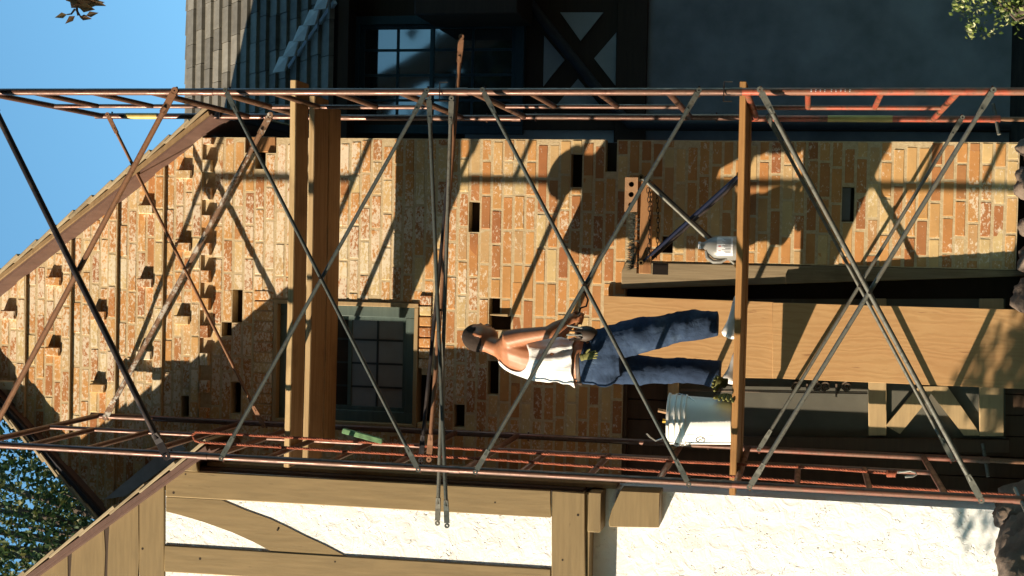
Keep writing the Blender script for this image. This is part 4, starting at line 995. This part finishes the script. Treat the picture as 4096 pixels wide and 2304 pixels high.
def leaves(centres, per, spread, size, seed, droop=0):
    random.seed(seed); vs_ = []; fs = []
    for c in centres:
        for k in range(per):
            p = Vector(c)+Vector((random.gauss(0,spread),random.gauss(0,spread),random.gauss(0,spread*.7)))
            a = Vector((random.uniform(-1,1),random.uniform(-1,1),random.uniform(-1,.6)-droop)).normalized(); b = a.orthogonal().normalized(); b = (Matrix.Rotation(random.uniform(0,6.28),3,a)@b)
            l_ = size*random.uniform(.6,1.3); n_ = a.cross(b)*l_*.08
            b_ = len(vs_); vs_ += [tuple(p), tuple(p+a*l_*.5+b*l_*.30+n_), tuple(p+a*l_), tuple(p+a*l_*.5-b*l_*.30+n_)]; fs.append((b_,b_+1,b_+2,b_+3))
    me = bpy.data.meshes.new('crown'); me.from_pydata(vs_, [], fs); me.update(); return me
def tree(label, base, height, crown_c, crown_r, n_cl, per, size, seed, mat='leaf', spread=.28, name='tree', group=None):
    random.seed(seed); base = Vector(base); cc = Vector(crown_c)
    t = thing(name, label, 'tree', base, group)
    tr = MB(); fork = base.lerp(cc,.62); fork.x += random.uniform(-.2,.2)
    tr.pole([base, base.lerp(fork,.5)+Vector((.12,.05,0)), fork, cc+Vector((0,0,crown_r[2]*.35))], [height*.024,height*.02,height*.015,height*.004], 10)
    cl = []
    for i in range(n_cl):
        while True:
            p = Vector((random.uniform(-1,1),random.uniform(-1,1),random.uniform(-1,1)))
            if .28 < p.length < 1: break
        k = 1+.25*noise.noise(p*2+Vector((seed,0,0))); q = cc+Vector((p.x*crown_r[0],p.y*crown_r[1],p.z*crown_r[2]))*k
        if noise.noise(q*.55+Vector((seed*1.7,0,0))) < -.12: continue
        cl.append(q)
        if i % 9 == 0: tr.pole([fork.lerp(cc,random.random()), fork.lerp(q,.55)+Vector((0,0,.15)), q], [height*.007,height*.004,.008], 6)
    tr.build('trunk', M['bark'], t)
    link('crown', leaves(cl, per, spread, size, seed), M[mat], t)
    return t
c = at(120,2110,12)
tree('tall dark leafy tree rising behind the roof of the half-timbered house', (c.x-.6,12,GZ), 16, (c.x-.4,12.2,c.z+.2), (3.1,2.6,3.6), 560, 95, .105, 4, spread=.30)
for k, (x, lb_) in enumerate(((-13,'leftmost'),(-4,'second'),(5,'third'),(14,'fourth'),(23,'rightmost'))):
    hz = 3.9 if k == 2 else 8.6  # third tree kept low so the upper panes mirror sky
    tree(f'{lb_} of the unseen trees added behind the photographer to block sky', (x,-15.5,GZ), 20, (x,-15.5,hz+1.2), (5.6,4.2,hz), 620, 26, .62, 40+k, 'leaf_dark', spread=.7, group='unseen trees blocking sky')  # unseen tree row added to cut sky fill and darken window reflections
tr_ = tree('garden tree with one drooping twig in view, its unseen canopy enlarged to block sky', (8.2,-5.5,GZ), 16, (1.4,-6.0,12.4), (9.0,5.0,3.2), 1300, 28, .65, 13, 'leaf_dark', spread=.6)  # canopy enlarged out of view to hold back sky fill
random.seed(77); cl = []
for i in range(900):
    while True:
        p = Vector((random.uniform(-1,1),random.uniform(-1,1),random.uniform(-1,1)))
        if p.length < 1: break
    cl.append(Vector((-4.2+p.x*5.8, -4.6+p.y*5.0, 15.4+p.z*2.8)))
link('crown', leaves(cl, 26, .6, .65, 78), M['leaf_dark'], tr_)  # second crown mass added overhead, unseen, to dim the fill further
lm = MB(); lm.pole([Vector((6.2,-5.3,8.6)), Vector((1.5,-5.4,11.6)), Vector((-4.0,-4.8,14.6))], [.16,.10,.04], 8); lm.build('limb', M['bark'], tr_)
# its drooping twig reaches into the top corner
tp = at(312,62,-3.2); root = at(300,-60,-3.2)
tw = MB(); tw.pole([Vector((7.2,-6.0,7.6)), Vector((4.6,-4.6,5.4)), root+Vector((.3,0,.35)), root, at(305,20,-3.2), tp], [.05,.03,.012,.007,.005,.003], 8)
tw.pole([at(300,36,-3.2), at(285,56,-3.2), at(268,58,-3.22)], [.004,.003,.002], 6); tw.pole([at(306,40,-3.2), at(322,66,-3.2), at(345,62,-3.2)], [.004,.003,.002], 6)
tw.build('drooping_branch', M['bark'], tr_)
lv = MB(); random.seed(17)
def leaf_quad(p, a, b, l_, w_):
    n_ = a.cross(b).normalized()*l_*.10; lv.add([p, p+a*l_*.35+b*w_+n_, p+a*l_, p+a*l_*.35-b*w_+n_], [(0,1,2,3)])
for v0, y0 in ((262,2),(280,8),(300,14),(318,6),(330,16),(296,24),(312,26),(284,18),(270,-8),(340,-4),(322,-14),(290,-12)):
    p = at(v0,y0,-3.2+random.uniform(-.05,.05)); a = (-UP*random.uniform(.6,1)+RT*random.uniform(-.5,.3)+FW*random.uniform(-.4,.4)).normalized(); leaf_quad(p, a, a.cross(FW).normalized(), random.uniform(.055,.08), .018)
for v0, y0, dv, dy in ((345,62,28,-6),(268,58,-16,4),(318,68,26,4),(300,64,-10,8)):
    p = at(v0,y0,-3.2); a = (-UP*dv-RT*dy).normalized(); leaf_quad(p, a, a.cross(FW).normalized(), .045, .011)
lo_ = lv.build('leaf', M['dryleaf'], tr_, smooth=False); lo_['kind'] = 'stuff'
# ivy shrub
sb = at(4080,40,.7); random.seed(23)
iv = thing('ivy_shrub', 'sunlit variegated ivy shrub in the corner in front of the shaded wall', 'shrub', (sb.x+.1,.75,GZ))
cl = []
for i in range(150):
    v = random.uniform(3790,4250); y = random.gauss(-40,70)
    if v < 3850 and y > 30: continue
    cl.append(at(v, min(y,110), random.uniform(.5,1.0)))
link('foliage', leaves(cl, 16, .03, .030, 24, .5), M['ivy'], iv)
stm = MB()
for i in range(9): stm.pole([Vector((sb.x+.12+random.uniform(-.05,.05),.75,GZ)), Vector((sb.x+random.uniform(-.1,.25),random.uniform(.6,.9),.0)), random.choice(cl)], [.012,.008,.003], 6)
stm.build('stem', M['bark'], iv)
bigl = MB(); p = at(3870,100,.62); a = (-UP*.6-RT*.8).normalized(); b = a.cross(FW).normalized()
bigl.add([p,p+a*.02+b*.028,p+a*.045+b*.02+FW*.006,p+a*.055,p+a*.045-b*.02+FW*.006,p+a*.02-b*.028],[(0,1,2,3,4,5)]); bigl.build('large_leaf', M['ivy'], iv, smooth=False)
# low bush whose leaves shade the foot of the door
bb = Vector((-3.35,-.4,1.35)); random.seed(41); cl = [bb+Vector((random.gauss(0,.17),random.gauss(0,.15),random.gauss(0,.16))) for i in range(90)]
lbsh = thing('tall_shrub', 'tall leafy shrub left of the view, throwing leaf shadows on the plywood foot', 'shrub', (bb.x,bb.y,GZ))
stm = MB()
for i in range(7): stm.pole([Vector((bb.x+random.uniform(-.05,.05),bb.y,GZ)), bb+Vector((random.uniform(-.1,.1),0,-.5)), random.choice(cl)], [.016,.011,.004], 6)
stm.build('stem', M['bark'], lbsh)
link('foliage', leaves(cl, 16, .05, .07, 29), M['leaf'], lbsh)

for o in bpy.data.objects:
    if '_local' in o: del o['_local']
